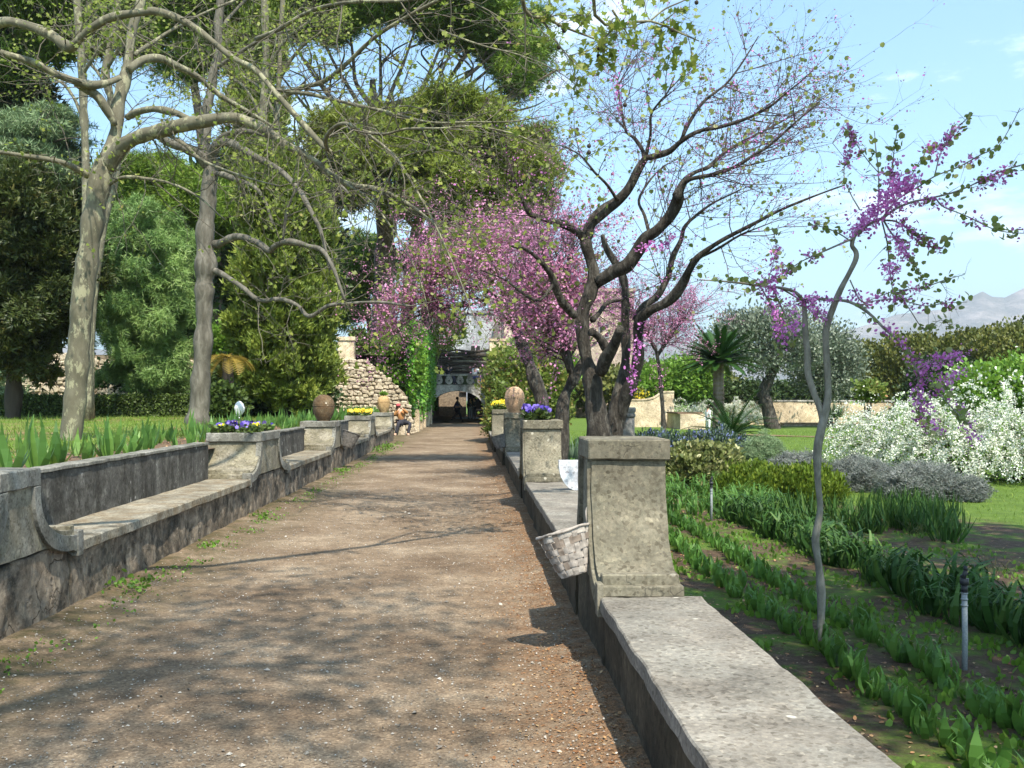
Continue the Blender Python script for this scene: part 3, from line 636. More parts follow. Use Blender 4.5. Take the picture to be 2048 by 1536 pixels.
# round stone column behind the first pier
t = empty('stone_column', (2.42, 15.9, garden_h(2.4, 15.9)), 'round grey stone column with ringed top beside the redbud trunk', 'column')
b = MB(); b.lathe([(.17, -.1), (.165, .2), (.155, 1.6), (.155, 1.72)], n=28); b.build('shaft', M['greyplaster'], t)
b = MB(); b.lathe([(.157, 1.721), (.172, 1.74), (.172, 1.77), (.158, 1.785), (.158, 1.80), (.175, 1.82), (.175, 1.87), (.165, 1.885)], n=28); b.build('ringed_capital', M['greyplaster'], t)

# sprinkler posts
def sprinkler(x, y, h, label):
    t = empty('sprinkler_post', (x, y, garden_h(x, y)), label, 'sprinkler', 'irrigation posts in the flower rows')
    b = MB(); b.tube([(0,0,-.1),(.004,0,h*.3),(0,0,h*.74)], [.021,.020,.020], 12); b.build('pipe', M['greypipe'], t)
    for z in (.62, .68, .74):
        b = MB(); b.lathe([(.021, z*h-.008), (.027, z*h), (.021, z*h+.008)], n=12); b.build('pipe_joint', M['greypipe'], t)
    b = MB(); b.tube([(0,0,h*.74),(0,0,h*.82)], [.024,.022], 10); b.tube([(0,0,h*.82),(0,0,h*.88)], [.033,.03], 10); b.tube([(-.01,0,h*.88),(.012,0,h*.97)], [.02,.014], 8)
    b.tube([(-.03,0,h*.9),(.02,-.01,h*.93)], [.01,.008], 6); b.tube([(.005,0,h*.96),(.012,0,h)], [.018,.012], 8); b.build('sprinkler_head', M['metal'], t)
sprinkler(3.65, 7.42, .77, 'grey sprinkler post with black head, nearest, in the shaded garden')
sprinkler(3.94, 16.5, .73, 'small sprinkler post farther off, in front of the yellow-green heather')
# ------------------------------------------------------------------ rubble walls on the left
def stone_variants(n=10):
    out = []
    for k in range(n):
        b = MB(); b.box(-.5, .5, -.5, .5, -.5, .5)
        me = b.mesh('stone'); import bmesh
        bm = bmesh.new(); bm.from_mesh(me); bmesh.ops.bevel(bm, geom=list(bm.edges), offset=.2, segments=1, affect='EDGES')
        for v in bm.verts: v.co += noise.noise_vector(v.co * 2.1 + Vector((k * 5.3, 0, 0))) * .16
        bm.to_mesh(me); bm.free(); me.materials.append(M['stone']); out.append(me)
    return out
STN = stone_variants()
def rubble(parent, org, x0, x1, topf, z0, yface, parts_max, sx=.27, sz=.155):
    """courses of separate stones on a wall facing -y"""
    spots = []; z = z0
    while z < 9:
        hh = sz * (.75 + .6 * random.random()); x = x0 + random.random() * sx * .5; anyr = False
        while x < x1:
            w = sx * (.55 + .9 * random.random()); xm = x + w / 2
            if z + hh * .6 < topf(xm): spots.append((xm, z + hh / 2 + .09*(random.random()-.5), w, hh*(.7+.5*random.random()))); anyr = True
            x += w
        z += hh * .96
        if not anyr: break
    random.shuffle(spots); rest = MB(org)
    for i, (x, zz, w, hh) in enumerate(spots):
        d = .14 + .08 * random.random(); ry = .55 * (random.random() - .5)
        if i < parts_max:
            o = link('stone', STN[i % len(STN)], None, parent, (x - org[0], yface - org[1] + .02 * random.random(), zz - org[2]))
            o.scale = (w * .95, d, hh * .93); o.rotation_euler = (0, ry, .1 * (random.random() - .5))
        else:
            q = STN[i % len(STN)]; mt = Matrix.Translation((x, yface, zz)) @ Matrix.Rotation(ry, 4, 'Y') @ Matrix.Diagonal((w*.95, d, hh*.93, 1))
            rest.add([mt @ v.co for v in q.vertices], [tuple(p.vertices) for p in q.polygons])
    if rest.v: stuff(rest.build('small_stones', M['stone'], parent))
YW = 44.0
tx = lambda px, z=YW: (px - CX) * z / F
tz = lambda py, z=YW: EYE - (py - CY) * z / F
topx = [tx(p) for p in (640, 730, 745, 770, 790, 806, 816, 822)]; topz = [tz(p) for p in (716, 718, 728, 752, 768, 782, 800, 830)]
topf = lambda x: float(np.interp(x, topx, topz))
org = (tx(740), YW, 0)
t = empty('rubble_wall', org, 'sunlit rubble stone wall stepping down to the path behind the seated person', 'wall')
b = MB(org); cols = np.linspace(tx(625), tx(822), 40)
vs = []; fs = []
for i, x in enumerate(cols):
    zt = topf(x) - .05
    for y in (YW + .06, YW + .6):
        vs += [(x, y, -.3), (x, y, zt)]
    if i: p, q = 4*i-4, 4*i; fs += [(p, q, q+1, p+1), (p+2, p+3, q+3, q+2), (p+1, q+1, q+3, p+3)]
e = 4*(len(cols)-1); fs += [(0,1,3,2), (e, e+2, e+3, e+1)]
b.add(vs, fs); b.build('wall_core', M['mortar'], t)
rubble(t, org, tx(628), tx(820), topf, -.05, YW + .05, 290)
# pale pillar above it
t = empty('garden_pillar', (tx(691), YW + .35, topf(tx(691)) - .08), 'square pale plastered pillar standing on the rubble wall beside the cypress', 'pillar')
hh = tz(681) - topf(tx(691)) + .08
b = MB(); b.box(-.36, .36, -.3, .3, 0, hh); roughen(b.build('pillar_body', M['cream'], t), .01, 3, .25, .02)
b = MB(); b.box(-.41, .41, -.35, .35, hh + .002, hh + .17); roughen(b.build('pillar_cap', M['cream'], t), .01, 3, .25, .02)
org = (-14, YW - .5, .85)
t = empty('rubble_wall', org, 'long shaded rubble retaining wall behind the clipped hedge and pines', 'wall')
b = MB(org); b.box(-45, tx(625) - .02, YW - .35, YW + .6, .6, 3.5); b.build('wall_core', M['mortar'], t)
rubble(t, org, -22.5, tx(624), lambda x: 3.45 + .1 * math.sin(x * 1.3), .9, YW - .36, 290, .42, .25)
# pillars of the pale strip seen between the left trees
# hedge along the lawn, in front of that wall
def leaf_box(name, mat, parent, x0, x1, y0, y1, z0, z1, n, size, org, tmpl=T_KITE):
    A = [(x1-x0)*(z1-z0), (x1-x0)*(y1-y0), (y1-y0)*(z1-z0)]; pr = np.array([A[0], A[1], A[2], A[2]]); pr = pr / pr.sum()
    k = R.choice(4, n, p=pr); u = R.random((n, 3)); pos = np.stack([x0 + u[:,0]*(x1-x0), y0 + u[:,1]*(y1-y0), z0 + u[:,2]*(z1-z0)], 1)
    nor = np.zeros((n, 3)); nor[k==0] = (0,-1,0); nor[k==1] = (0,0,1); nor[k==2] = (-1,0,0); nor[k==3] = (1,0,0)
    dp = R.random(n)**2 * .25
    pos[k==0,1] = y0 + dp[k==0]; pos[k==1,2] = z1 - dp[k==1]; pos[k==2,0] = x0 + dp[k==2]; pos[k==3,0] = x1 - dp[k==3]
    pos += R.normal(size=(n,3))*.04
    X, Y, Z = frames(unit(rand_dirs(n) + .6*nor), unit(nor + .6*rand_dirs(n)))
    return stuff(scatter(name, *tmpl, pos, X, Y, Z, size*(.6+.8*R.random(n)), mat, parent, org))
hy = 37.5; hx0, hx1 = tx(-20, hy), tx(425, hy)
t = empty('clipped_hedge', ((hx0+hx1)/2, hy, .9), 'low clipped box hedge across the back of the lawn', 'hedge')
o_ = np.array(t.location)
b = MB(o_); b.box(hx0+.1, hx1-.1, hy+.1, hy+.7, .85, 1.58); b.build('hedge_core', M['hedge'], t)
leaf_box('hedge_leaves', M['hedge'], t, hx0, hx1, hy-.02, hy+.8, .88, 1.68, 22000, .085, o_)

# ------------------------------------------------------------------ gateway with arch at the end of the path
YG = 66.0
gx_ = lambda p: (p - CX) * YG / F
gz_ = lambda p: EYE - (p - CY) * YG / F
x0, x1 = gx_(853), gx_(1060); ax0, ax1 = gx_(863), gx_(966); ztop = gz_(771); zc = gz_(782)
t = empty('gateway', ((x0+x1)/2, YG, 0), 'grey plastered gateway with a wide arch closing the path', 'gateway')
og = np.array(t.location); b = MB(og)
acx = (ax0+ax1)/2; ar = (ax1-ax0)/2; zs = gz_(815)
def archz(x):
    u = abs(x - acx) / ar
    return None if u >= 1 else zs + (zc - zs) * math.sqrt(max(0, 1 - u*u))
xs = [x0] + [acx - ar*math.cos(math.pi*i/28) for i in range(29)] + [x1]
vs = []; fs = []
for yy in (YG, YG + 1.6):
    for x in xs: vs += [(x, yy, archz(x) if archz(x) else zs), (x, yy, ztop)]
n = len(xs)
for i in range(n-1):
    for k in (0, 1):
        p = 2*i + 2*n*k; q = p + 2
        fs.append((p, q, q+1, p+1) if k == 0 else (p, p+1, q+1, q))
    fs.append((2*i, 2*i + 2*n, 2*i+2+2*n, 2*i+2))
b.add(vs, fs); b.box(x0, ax0, YG, YG+1.6, -.3, zs); b.box(ax1, x1, YG, YG+1.6, -.3, zs)
b.build('arch_wall', M['greyplaster'], t)
b = MB(og)  # raised archivolt
for i in range(28):
    xa, xb = xs[i+1], xs[i+2]
    for (p, q) in (((xa, archz(xa) or zs), (xb, archz(xb) or zs)),):
        def outp(pt):
            d = np.array([pt[0]-acx, (pt[1]-zs)*1.4]); d = d/(np.linalg.norm(d)+1e-9); return (pt[0]+d[0]*.17, pt[1]+d[1]*.17)
        po, qo = outp(p), outp(q)
        b.add([(p[0],YG-.05,p[1]),(q[0],YG-.05,q[1]),(qo[0],YG-.05,qo[1]),(po[0],YG-.05,po[1]),(p[0],YG-.002,p[1]),(q[0],YG-.002,q[1]),(qo[0],YG-.002,qo[1]),(po[0],YG-.002,po[1])],
              [(0,1,2,3),(0,4,5,1),(3,2,6,7)])
b.build('arch_moulding', M['greyplaster'], t)
b = MB(og); b.box(x0, x1, YG-.06, YG+.3, gz_(751.5), gz_(749)); b.build('parapet_rail', M['greyplaster'], t)
b = MB(og); b.box(x0, x1, YG-.04, YG+.28, gz_(771.0)+.002, gz_(769.4)); b.build('parapet_base', M['greyplaster'], t)
import itertools
for i, p in enumerate([857, 878, 898, 920, 940, 961, 982]):
    c = gx_(p); r0 = .24; b = MB(og); zc_ = gz_(761.5)
    n = 20; out = [(c + r0*(1.0 + .12*math.sin(a))*math.cos(a), zc_ + (r0*1.0)*math.sin(a) + (.1 if math.sin(a) > .8 else 0)) for a in np.linspace(0, 2*math.pi, n, endpoint=False)]
    inn = [(c + .055*math.cos(a), zc_ + .055*math.sin(a)) for a in np.linspace(0, 2*math.pi, n, endpoint=False)]
    vs = [(x, YG+.02, z) for x, z in out] + [(x, YG+.02, z) for x, z in inn] + [(x, YG+.16, z) for x, z in out] + [(x, YG+.16, z) for x, z in inn]
    fs = []
    for k in range(n):
        q = (k+1) % n; fs += [(k, q, n+q, n+k), (2*n+k, 3*n+k, 3*n+q, 2*n+q), (k, 2*n+k, 2*n+q, q), (n+k, n+q, 3*n+q, 3*n+k)]
    b.add(vs, fs); b.build('parapet_roundel', M['greyplaster'], t)
b = MB(og); b.box(x0-2, x1+2, YG+1.62, YG+29, gz_(772), gz_(770)); b.build('terrace_deck_shade_roof', M['greyplaster'], t)  # deck run far back as an unseen roof, added to keep the passage dark
# timber pergola on the terrace
t = empty('pergola', (gx_(915), YG+5, gz_(770)), 'dark pergola of thin poles over the terrace above the arch', 'pergola')
og = np.array(t.location); yb = YG + 5
ys = lambda p: EYE - (p - CY) * yb / F
xs2 = lambda p: (p - CX) * yb / F
for p in (853, 889, 911, 946, 975):
    b = MB(og); b.tube([(xs2(p), yb, og[2]), (xs2(p)+.02, yb, ys(695 if p == 911 else 704))], [.07, .05], 6); b.build('post', M['darkbark'], t)
for k in range(17):
    z = ys(750) + (ys(702) - ys(750)) * k / 16; r = random.random
    pts = [(xs2(852 + 21*i), yb - .1 - .5*r() , z + .12*(r()-.5)) for i in range(7)]
    b = MB(og); b.tube(pts, [.055 + .035*r()]*7, 5); b.build('rail', M['darkbark'] if k % 3 else M['twig'], t)
b = MB(og); b.box(xs2(850), xs2(985), yb+1.2, yb+1.3, og[2], ys(716)); b.build('back_screen', M['darkleaf'], t)
# pale pillar right of the terrace
t = empty('garden_pillar', ((gx_(993)), YG - 1.2, -.1), 'tall cream pillar rising above the photinia bush beside the gateway', 'pillar')
b = MB(); b.box(-.48, .48, -.4, .4, 0, gz_(682)); roughen(b.build('pillar_body', M['cream'], t), .02, 2, .4, .03)
b = MB(); b.box(-.53, .53, -.45, .45, gz_(682)+.002, gz_(677)); b.build('pillar_cap', M['cream'], t)
# ivy clad retaining wall on the left between rubble wall and gateway
t = empty('buttressed_wall', (-3.2, 55, 0), 'tall path-side wall with buttresses, curtained in bright ivy', 'wall')
b = MB(t.location); b.box(-3.9, -2.95, 48.5, YG-.01, -.3, 4.2); b.build('wall_body', M['cream'], t)
for y in (48.6, 52, 55.5, 59.5, 63.5):
    b = MB(t.location); b.box(-2.948, -2.6, y, y+.9, -.3, 2.4); b.build('buttress', M['cream'], t)
t = empty('ivy_curtain', (-2.8, 55, 2.5), 'bright green ivy hanging over the wall left of the arch', 'ivy')
n = 26000; yy = YW + .3 + R.random(n)*(YG - YW - .5); zz = .9 + R.random(n)**.8*4.2 + .5*np.sin(yy*1.9)*(R.random(n)); low = 1.0 + .9*np.sin(yy*1.4) + .3*np.sin(yy*4.1)
keep = zz > low; yy = yy[keep]; zz = zz[keep]; n = len(yy)
xx = -2.95 + .40*np.sin(yy*2.3 + zz*.5)*.5 + .25*R.random(n) + .1*(zz-1)*.4
pos = np.stack([xx, yy, zz], 1); X, Y, Z = frames(unit(np.array([.5,-.4,-.8]) + .7*R.normal(size=(n,3))), unit(np.array([1,-.6,.3]) + .5*R.normal(size=(n,3))))
stuff(scatter('ivy_leaves', *T_KITE, pos, X, Y, Z, .13+.10*R.random(n), M['ivy'], t, tuple(t.location)))
# street beyond the arch
t = empty('courtyard_wall', (0, 96, 0), 'brown wall with dark doorway and timber lintel beyond the arch', 'wall')
b = MB(t.location); b.box(-12, -.6, 96, 97, -.2, 5); b.box(1.9, 12, 96, 97, -.2, 5); b.box(-.6, 1.9, 96, 97, 2.6, 5); b.build('wall_body', M['mortar'], t)
b = MB(t.location); b.box(-1.2, 2.6, 95.7, 95.95, 2.3, 2.58); b.build('lintel', M['pinebark'], t)
b = MB(t.location); b.box(-.5, 1.8, 97.2, 97.3, -.2, 2.6); b.build('doorway_darkness', M['dark'], t)  # near-black sheet painted as the unlit inside of the opening
t = empty('stone_step', (1.2, 82, 0), 'pale step across the way beyond the arch', 'step'); b = MB(t.location); b.box(-1.4, 4, 82, 83.2, -.1, .14); roughen(b.build('tread', M['villa'], t), .01, 2, .5, .02)
t = empty('passage_wall', (-3.3, 80, 0), 'wooden boarded side wall with ivy seen through the arch', 'wall')
b = MB(t.location); b.box(-4.0, -3.3, 68, 95, -.2, 3.6); b.build('wall_body', M['mortar'], t)
for k in range(14):
    b = MB(t.location); b.box(-3.298, -3.15, 69+k*1.8, 70.2+k*1.8, 0, 2.9 + .2*random.random()); b.build('board', M['pinebark'], t)
n = 2500; yy = 76 + R.random(n)*5; pos = np.stack([-3.05 + .2*R.random(n), yy, .8 + 2.6*R.random(n)], 1); X, Y, Z = frames(rand_dirs(n))
t2 = empty('ivy_patch', (-3.0, 78, 2), 'small ivy patch inside the passage beyond the arch', 'ivy'); stuff(scatter('ivy_leaves', *T_KITE, pos, X, Y, Z, .14+.08*R.random(n), M['ivy'], t2, tuple(t2.location)))

# ------------------------------------------------------------------ villa and tower behind
def building(loc, sx, sy, sz, mat, label, wins, roof=None, cat='building', name='villa_building'):
    t = empty(name, loc, label, cat)
    b = MB(); b.box(-sx/2, sx/2, -sy/2, sy/2, -.5, sz); b.build('wall', mat, t)
    b = MB(); b.box(-sx/2-.15, sx/2+.15, -sy/2-.15, sy/2+.15, sz+.003, sz+.3); b.build('cornice', mat, t)
    for (wx, wz, ww, wh) in wins:
        b = MB(); b.box(wx-ww/2-.12, wx+ww/2+.12, -sy/2-.06, -sy/2-.003, wz-wh/2-.12, wz+wh/2+.12); f = b.build('window', M['villa'], t)
        b = MB(); b.box(wx-ww/2, wx+ww/2, -sy/2-.075, -sy/2-.063, wz-wh/2, wz+wh/2); b.build('pane', M['dark'], f)
        b = MB(); b.box(wx-.04, wx+.04, -sy/2-.095, -sy/2-.078, wz-wh/2, wz+wh/2); b.build('mullion', M['villa'], f)
    if roof:
        b = MB(); b.add([(-sx/2-.3,-sy/2-.3,sz+.31),(sx/2+.3,-sy/2-.3,sz+.31),(sx/2+.3,sy/2+.3,sz+.31),(-sx/2-.3,sy/2+.3,sz+.31),(-sx/4,0,sz+roof),(sx/4,0,sz+roof)],
                        [(0,1,5,4),(1,2,5),(2,3,4,5),(3,0,4),(3,2,1,0)]); b.build('roof', M['terracotta3'], t)
    return t
building((-1.0, 104, 3), 6.2, 8, 7.2, M['villa'], 'pale villa block straight above the pergola', [(-1.6, 3.4, .9, 1.5), (1.3, 3.2, .9, 1.5), (-.2, 5.8, .8, 1.2)])
building((4.2, 110, 2), 5, 9, 10.5, M['greyplaster'], 'taller grey villa block partly behind pink blossom', [(-1, 5, .9, 1.4), (1, 7.6, .9, 1.2)])
building((-7.2, 120, 2), 7, 8, 8.5, M['villa'], 'whitish house seen between the pine trunks', [(-1.8, 5, 1, 1.5), (1.6, 5, 1, 1.5)])
# tall stone tower
yt = 92.0; w0, w1 = (1008-CX)*yt/F, (1268-CX)*yt/F
t = building(((w0+w1)/2, yt+5, -.5), w1-w0, 10, EYE+(CY-572)*yt/F, M['tower'], 'broad pinkish stone building behind the old redbud', [(-1.5, 6.2, .7, 1.2), (2.4, 4.0, .8, 1.3), (-4, 8.6, .7, 1.1), (3.2, 8.4, .7, 1.1)], name='stone_building')
hs = -5.0
b = MB(); 
for k in range(26):
    u = k/26; xx = -1.0 + 4.8*u; zz = 5.2 + 3.6*u
    b.box(xx, xx + .19, hs-.25, hs-.004, zz-.25, zz+.12)
b.build('stair_string', M['cream'], t)
# curved cream garden wall
yc = 57.0
t = empty('garden_wall', ((1300-CX)*yc/F, yc, .0), 'cream plastered garden wall with swept-up curved end', 'wall'); og = np.array(t.location)
cu = [(1225, 802), (1265, 801), (1285, 801), (1297, 800), (1308, 797), (1316, 792), (1324, 787), (1332, 785), (1348, 785)]
vs = []; fs = []
for i, (px, py) in enumerate(cu):
    x = (px-CX)*yc/F; z = EYE-(py-CY)*yc/F
    for y in (yc, yc+.35): vs += [(x, y, -.6), (x, y, z)]
    if i: p, q = 4*i-4, 4*i; fs += [(p, q, q+1, p+1), (p+2, p+3, q+3, q+2), (p+1, q+1, q+3, p+3)]
e = 4*(len(cu)-1); fs += [(0,1,3,2), (e, e+2, e+3, e+1)]
b = MB(og); b.add(vs, fs); b.build('wall_body', M['cream'], t)
b = MB(og)
for i in range(len(cu)-1):
    (pa, qa), (pb, qb) = cu[i], cu[i+1]; xa, xb = (pa-CX)*yc/F, (pb-CX)*yc/F; za, zb = EYE-(qa-CY)*yc/F, EYE-(qb-CY)*yc/F
    b.add([(xa,yc-.04,za+.003),(xb,yc-.04,zb+.003),(xb,yc+.39,zb+.003),(xa,yc+.39,za+.003),(xa,yc-.04,za+.09),(xb,yc-.04,zb+.09),(xb,yc+.39,zb+.09),(xa,yc+.39,za+.09)], [(3,2,1,0),(4,5,6,7),(0,1,5,4),(2,3,7,6)] + ([(0,4,7,3)] if i == 0 else []) + ([(1,2,6,5)] if i == len(cu)-2 else []))
b.build('wall_coping', M['cream'], t)
t = empty('raised_terrace', ((1380-CX)*54/F, 54, 0), 'low cream-edged terrace with a strip of grass between wall and palm', 'terrace')
b = MB(t.location); b.box((1353-CX)*54/F, (1402-CX)*54/F, 53, 56.6, -.5, EYE-(828-CY)*53/F); b.build('terrace_body', M['cream'], t)
b = MB(t.location); b.box((1350-CX)*54/F, (1400-CX)*54/F, 53.3, 56.5, EYE-(828-CY)*53/F+.003, EYE-(828-CY)*53/F+.08); b.build('grass_top', M['lawn'], t)
# grey wall and stone bench strip behind the olive
yc = 62.0
t = empty('garden_wall', ((1600-CX)*yc/F, yc, 0), 'long weathered grey garden wall behind the olive tree', 'wall')
b = MB(t.location); b.box((1462-CX)*yc/F, (1860-CX)*yc/F, yc, yc+.5, -.4, EYE-(803-CY)*yc/F); roughen(b.build('wall_body', M['cream'], t), .03, 1.2, .6, 0)
b = MB(t.location); b.box((1462-CX)*yc/F, (1860-CX)*yc/F, yc-.05, yc+.55, EYE-(803-CY)*yc/F+.003, EYE-(803-CY)*yc/F+.09); b.build('wall_coping', M['greyplaster'], t)
t = empty('stone_edging', ((1620-CX)*60/F, 60, 0), 'low stone planter edge in front of the grey garden wall', 'planter')
b = MB(t.location); b.box((1562-CX)*60/F, (1712-CX)*60/F, 59.6, 60.0, -.2, .12); roughen(b.build('stone_face', M['stone'], t), .04, 2, .4, 0)
b = MB(t.location); b.box((1562-CX)*60/F-.05, (1712-CX)*60/F+.05, 59.5, 60.1, .125, .2); b.build('coping', M['terracotta3'], t)
# seat block for the sitting person
t = empty('stone_block', (-3.3, 43.1, 0), 'rough stone seat block under the person in the brown jacket', 'block')
b = MB(); b.box(-.55, .42, -.28, .32, -.1, .46); roughen(b.build('block_body', M['stone'], t), .03, 2, .15, .04)

# ------------------------------------------------------------------ people
def skin_mesh(name, nodes, edges, mat, parent, root=0, sub=1):
    me = bpy.data.meshes.new(name); me.from_pydata([n[0] for n in nodes], edges, []); o = link(name, me, mat, parent)
    mod = o.modifiers.new('skin', 'SKIN'); mod.use_smooth_shade = True
    for i, n in enumerate(nodes):
        r = n[1] if isinstance(n[1], tuple) else (n[1], n[1]); me.skin_vertices[0].data[i].radius = r
        me.skin_vertices[0].data[i].use_root = (i == root)
    o.modifiers.new('sub', 'SUBSURF').levels = sub; o.modifiers['sub'].render_levels = sub
    dg = bpy.context.evaluated_depsgraph_get(); m2 = bpy.data.meshes.new_from_object(o.evaluated_get(dg))
    o.modifiers.clear(); o.data = m2; m2.materials.clear(); m2.materials.append(mat)
    for p in m2.polygons: p.use_smooth = True
    return o
def person(loc, J, label, top, legs, cap=None, rz=0, shoes=None, group=None):
    """J: joint name -> (x,y,z)"""
    t = empty('person', loc, label, 'person', group, rz)
    names = list(J); idx = {k: i for i, k in enumerate(names)}
    rad = dict(pelvis=.14, belly=.125, chest=(.155,.11), neck=.052, head=.085, crown=.085, shoL=.06, shoR=.06, elL=.042, elR=.042, haL=.032, haR=.032, fiL=.024, fiR=.024, hipL=.09, hipR=.09, knL=.06, knR=.06, anL=.04, anR=.04, toL=.035, toR=.035)
    E = [('pelvis','belly'),('belly','chest'),('chest','neck'),('neck','head'),('head','crown'),('chest','shoL'),('chest','shoR'),('shoL','elL'),('shoR','elR'),('elL','haL'),('elR','haR'),('haL','fiL'),('haR','fiR'),
         ('pelvis','hipL'),('pelvis','hipR'),('hipL','knL'),('hipR','knR'),('knL','anL'),('knR','anR'),('anL','toL'),('anR','toR')]
    skin_mesh('body', [(J[k], rad[k]) for k in names], [(idx[a], idx[b]) for a, b in E], M['skin'], t)
    def sub(name, keys, mat, grow):
        ks = [k for k in names if k in keys]; ii = {k: i for i, k in enumerate(ks)}
        def g(r): return tuple(x + grow for x in r) if isinstance(r, tuple) else r + grow
        skin_mesh(name, [(J[k], g(rad[k])) for k in ks], [(ii[a], ii[b]) for a, b in E if a in ii and b in ii], mat, t)
    sub('jacket', ('pelvis','belly','chest','shoL','shoR','elL','elR','haL','haR'), top, .022)
    sub('trousers', ('pelvis','hipL','hipR','knL','knR','anL','anR'), legs, .026)
    hd = np.array(J['crown']); b = MB(); b.lathe([(.01,.11),(.06,.10),(.098,.05),(.104,.0),(.10,-.05),(.085,-.08)][::-1], hd + np.array([0,.02,0]), 14); b.build('hair', M['hair'], t)
    if cap is not None:
        b = MB(); b.lathe([(.112,.02),(.108,.06),(.08,.115),(.01,.135)], hd + np.array([0,.015,0]), 14); b.box(hd[0]-.06, hd[0]+.06, hd[1]-.2, hd[1]-.09, hd[2]+.02, hd[2]+.035); b.build('cap', cap, t)
    # face
    b = MB(); fc = (np.array(J['head']) + hd) / 2; b.tube([fc + (0,-.075,.02), fc + (0,-.108,-.01), fc + (0,-.08,-.02)], [.012,.014,.012], 6); b.build('nose', M['skin'], t)
    for k in ('toL', 'toR'):
        a = np.array(J['an' + k[2]]); c = np.array(J[k]); b = MB(); b.tube([a + (0,0,-.02), (a+c)/2 + (0,0,-.01), c], [.05,.052,.04], 8); b.build('shoe', shoes or M['dark_cloth'], t)
    return t
stand = dict(pelvis=(0,0,.93), belly=(0,0,1.12), chest=(0,0,1.33), neck=(0,0,1.48), head=(0,-.01,1.57), crown=(0,0,1.66), shoL=(-.18,0,1.40), shoR=(.18,0,1.40), elL=(-.23,.03,1.14), elR=(.23,.03,1.14), haL=(-.22,-.06,.90), haR=(.22,-.06,.90), fiL=(-.22,-.09,.80), fiR=(.22,-.09,.80),
             hipL=(-.10,0,.88), hipR=(.10,0,.88), knL=(-.11,-.02,.49), knR=(.11,-.02,.49), anL=(-.12,0,.09), anR=(.12,0,.09), toL=(-.13,-.14,.04), toR=(.13,-.14,.04))
sit = dict(stand, pelvis=(0,0,.60), belly=(0,-.01,.76), chest=(-.05,.0,.97), neck=(-.10,-.02,1.10), head=(-.13,-.04,1.18), crown=(-.14,-.03,1.26), shoL=(-.24,0,1.03), shoR=(.12,0,1.05), elL=(-.28,-.22,.86), elR=(.28,-.2,.98), haL=(-.12,-.27,1.10), haR=(.06,-.25,1.16), fiL=(-.08,-.22,1.17), fiR=(.02,-.2,1.2),
           hipL=(-.09,-.05,.57), hipR=(.12,-.03,.57), knL=(-.10,-.42,.54), knR=(.40,-.30,.55), anL=(-.22,-.50,.10), anR=(.30,-.42,.10), toL=(-.25,-.62,.05), toR=(.34,-.56,.05))
person((-3.05, 43.0, .01), sit, 'person in brown jacket and reddish cap sitting, both arms raised to the face', M['brown_cloth'], M['dark_cloth'], M['red_cloth'], shoes=M['skin'])
walk = dict(stand, knL=(-.10,-.22,.50), anL=(-.10,-.34,.12), toL=(-.10,-.46,.06), knR=(.10,.10,.52), anR=(.10,.45,.24), toR=(.10,.44,.12), elL=(-.22,.14,1.16), haL=(-.2,.2,.95), fiL=(-.2,.2,.86), elR=(.22,-.12,1.16), haR=(.2,-.3,1.05), fiR=(.2,-.36,1.0))
person(((915-CX)*70/F, 70, .01), walk, 'person in dark clothes with navy top walking under the arch', M['navy_cloth'], M['dark_cloth'], rz=math.radians(75))
person(((940-CX)*79/F, 79, .01), stand, 'person in dark clothes beyond the arch, the slighter of the two standing', M['dark_cloth'], M['grey_cloth'], rz=.5)
person(((947.5-CX)*79/F, 79.5, .01), stand, 'taller dark silhouette of a person standing beyond the arch', M['dark_cloth'], M['dark_cloth'], rz=-2.6).scale = (1.06, 1.06, 1.06)
person(((896-CX)*67.5/F, 67.5, gz_(770)+.02), sit, 'person in dark top sitting behind the parapet above the arch, left one', M['dark_cloth'], M['dark_cloth'], rz=1.2)
person(((949-CX)*67.5/F, 67.5, gz_(770)+.02), sit, 'person in white and navy sitting behind the parapet above the arch', M['white_cloth'], M['navy_cloth'], rz=2.6)
person(((1416-CX)*50/F, 50, -.0), dict(stand), 'person in long white top beside the palm trunk', M['white_cloth'], M['white_cloth'], rz=2.0).scale = (.72, .72, .72)

# white bag on the lawn
t = empty('white_bag', P(479, 838, 27), 'crumpled white bag standing up among the irises near the planes', 'bag')
b = MB(); pr = [(.03,.12),(.10,.18),(.15,.28),(.17,.42),(.14,.55),(.07,.64),(.01,.67)]; b.lathe(pr, (0,0,0), 18, 1, .7); b.lathe([(.09,.0),(.13,.05),(.10,.13),(.02,.16)], (-.12,0,-.02), 14, 1, .6)
o = b.build('bag_body', M['white_cloth'], t); roughen(o, .02, 6, .06, 0); o.scale = (.82, .82, .72)
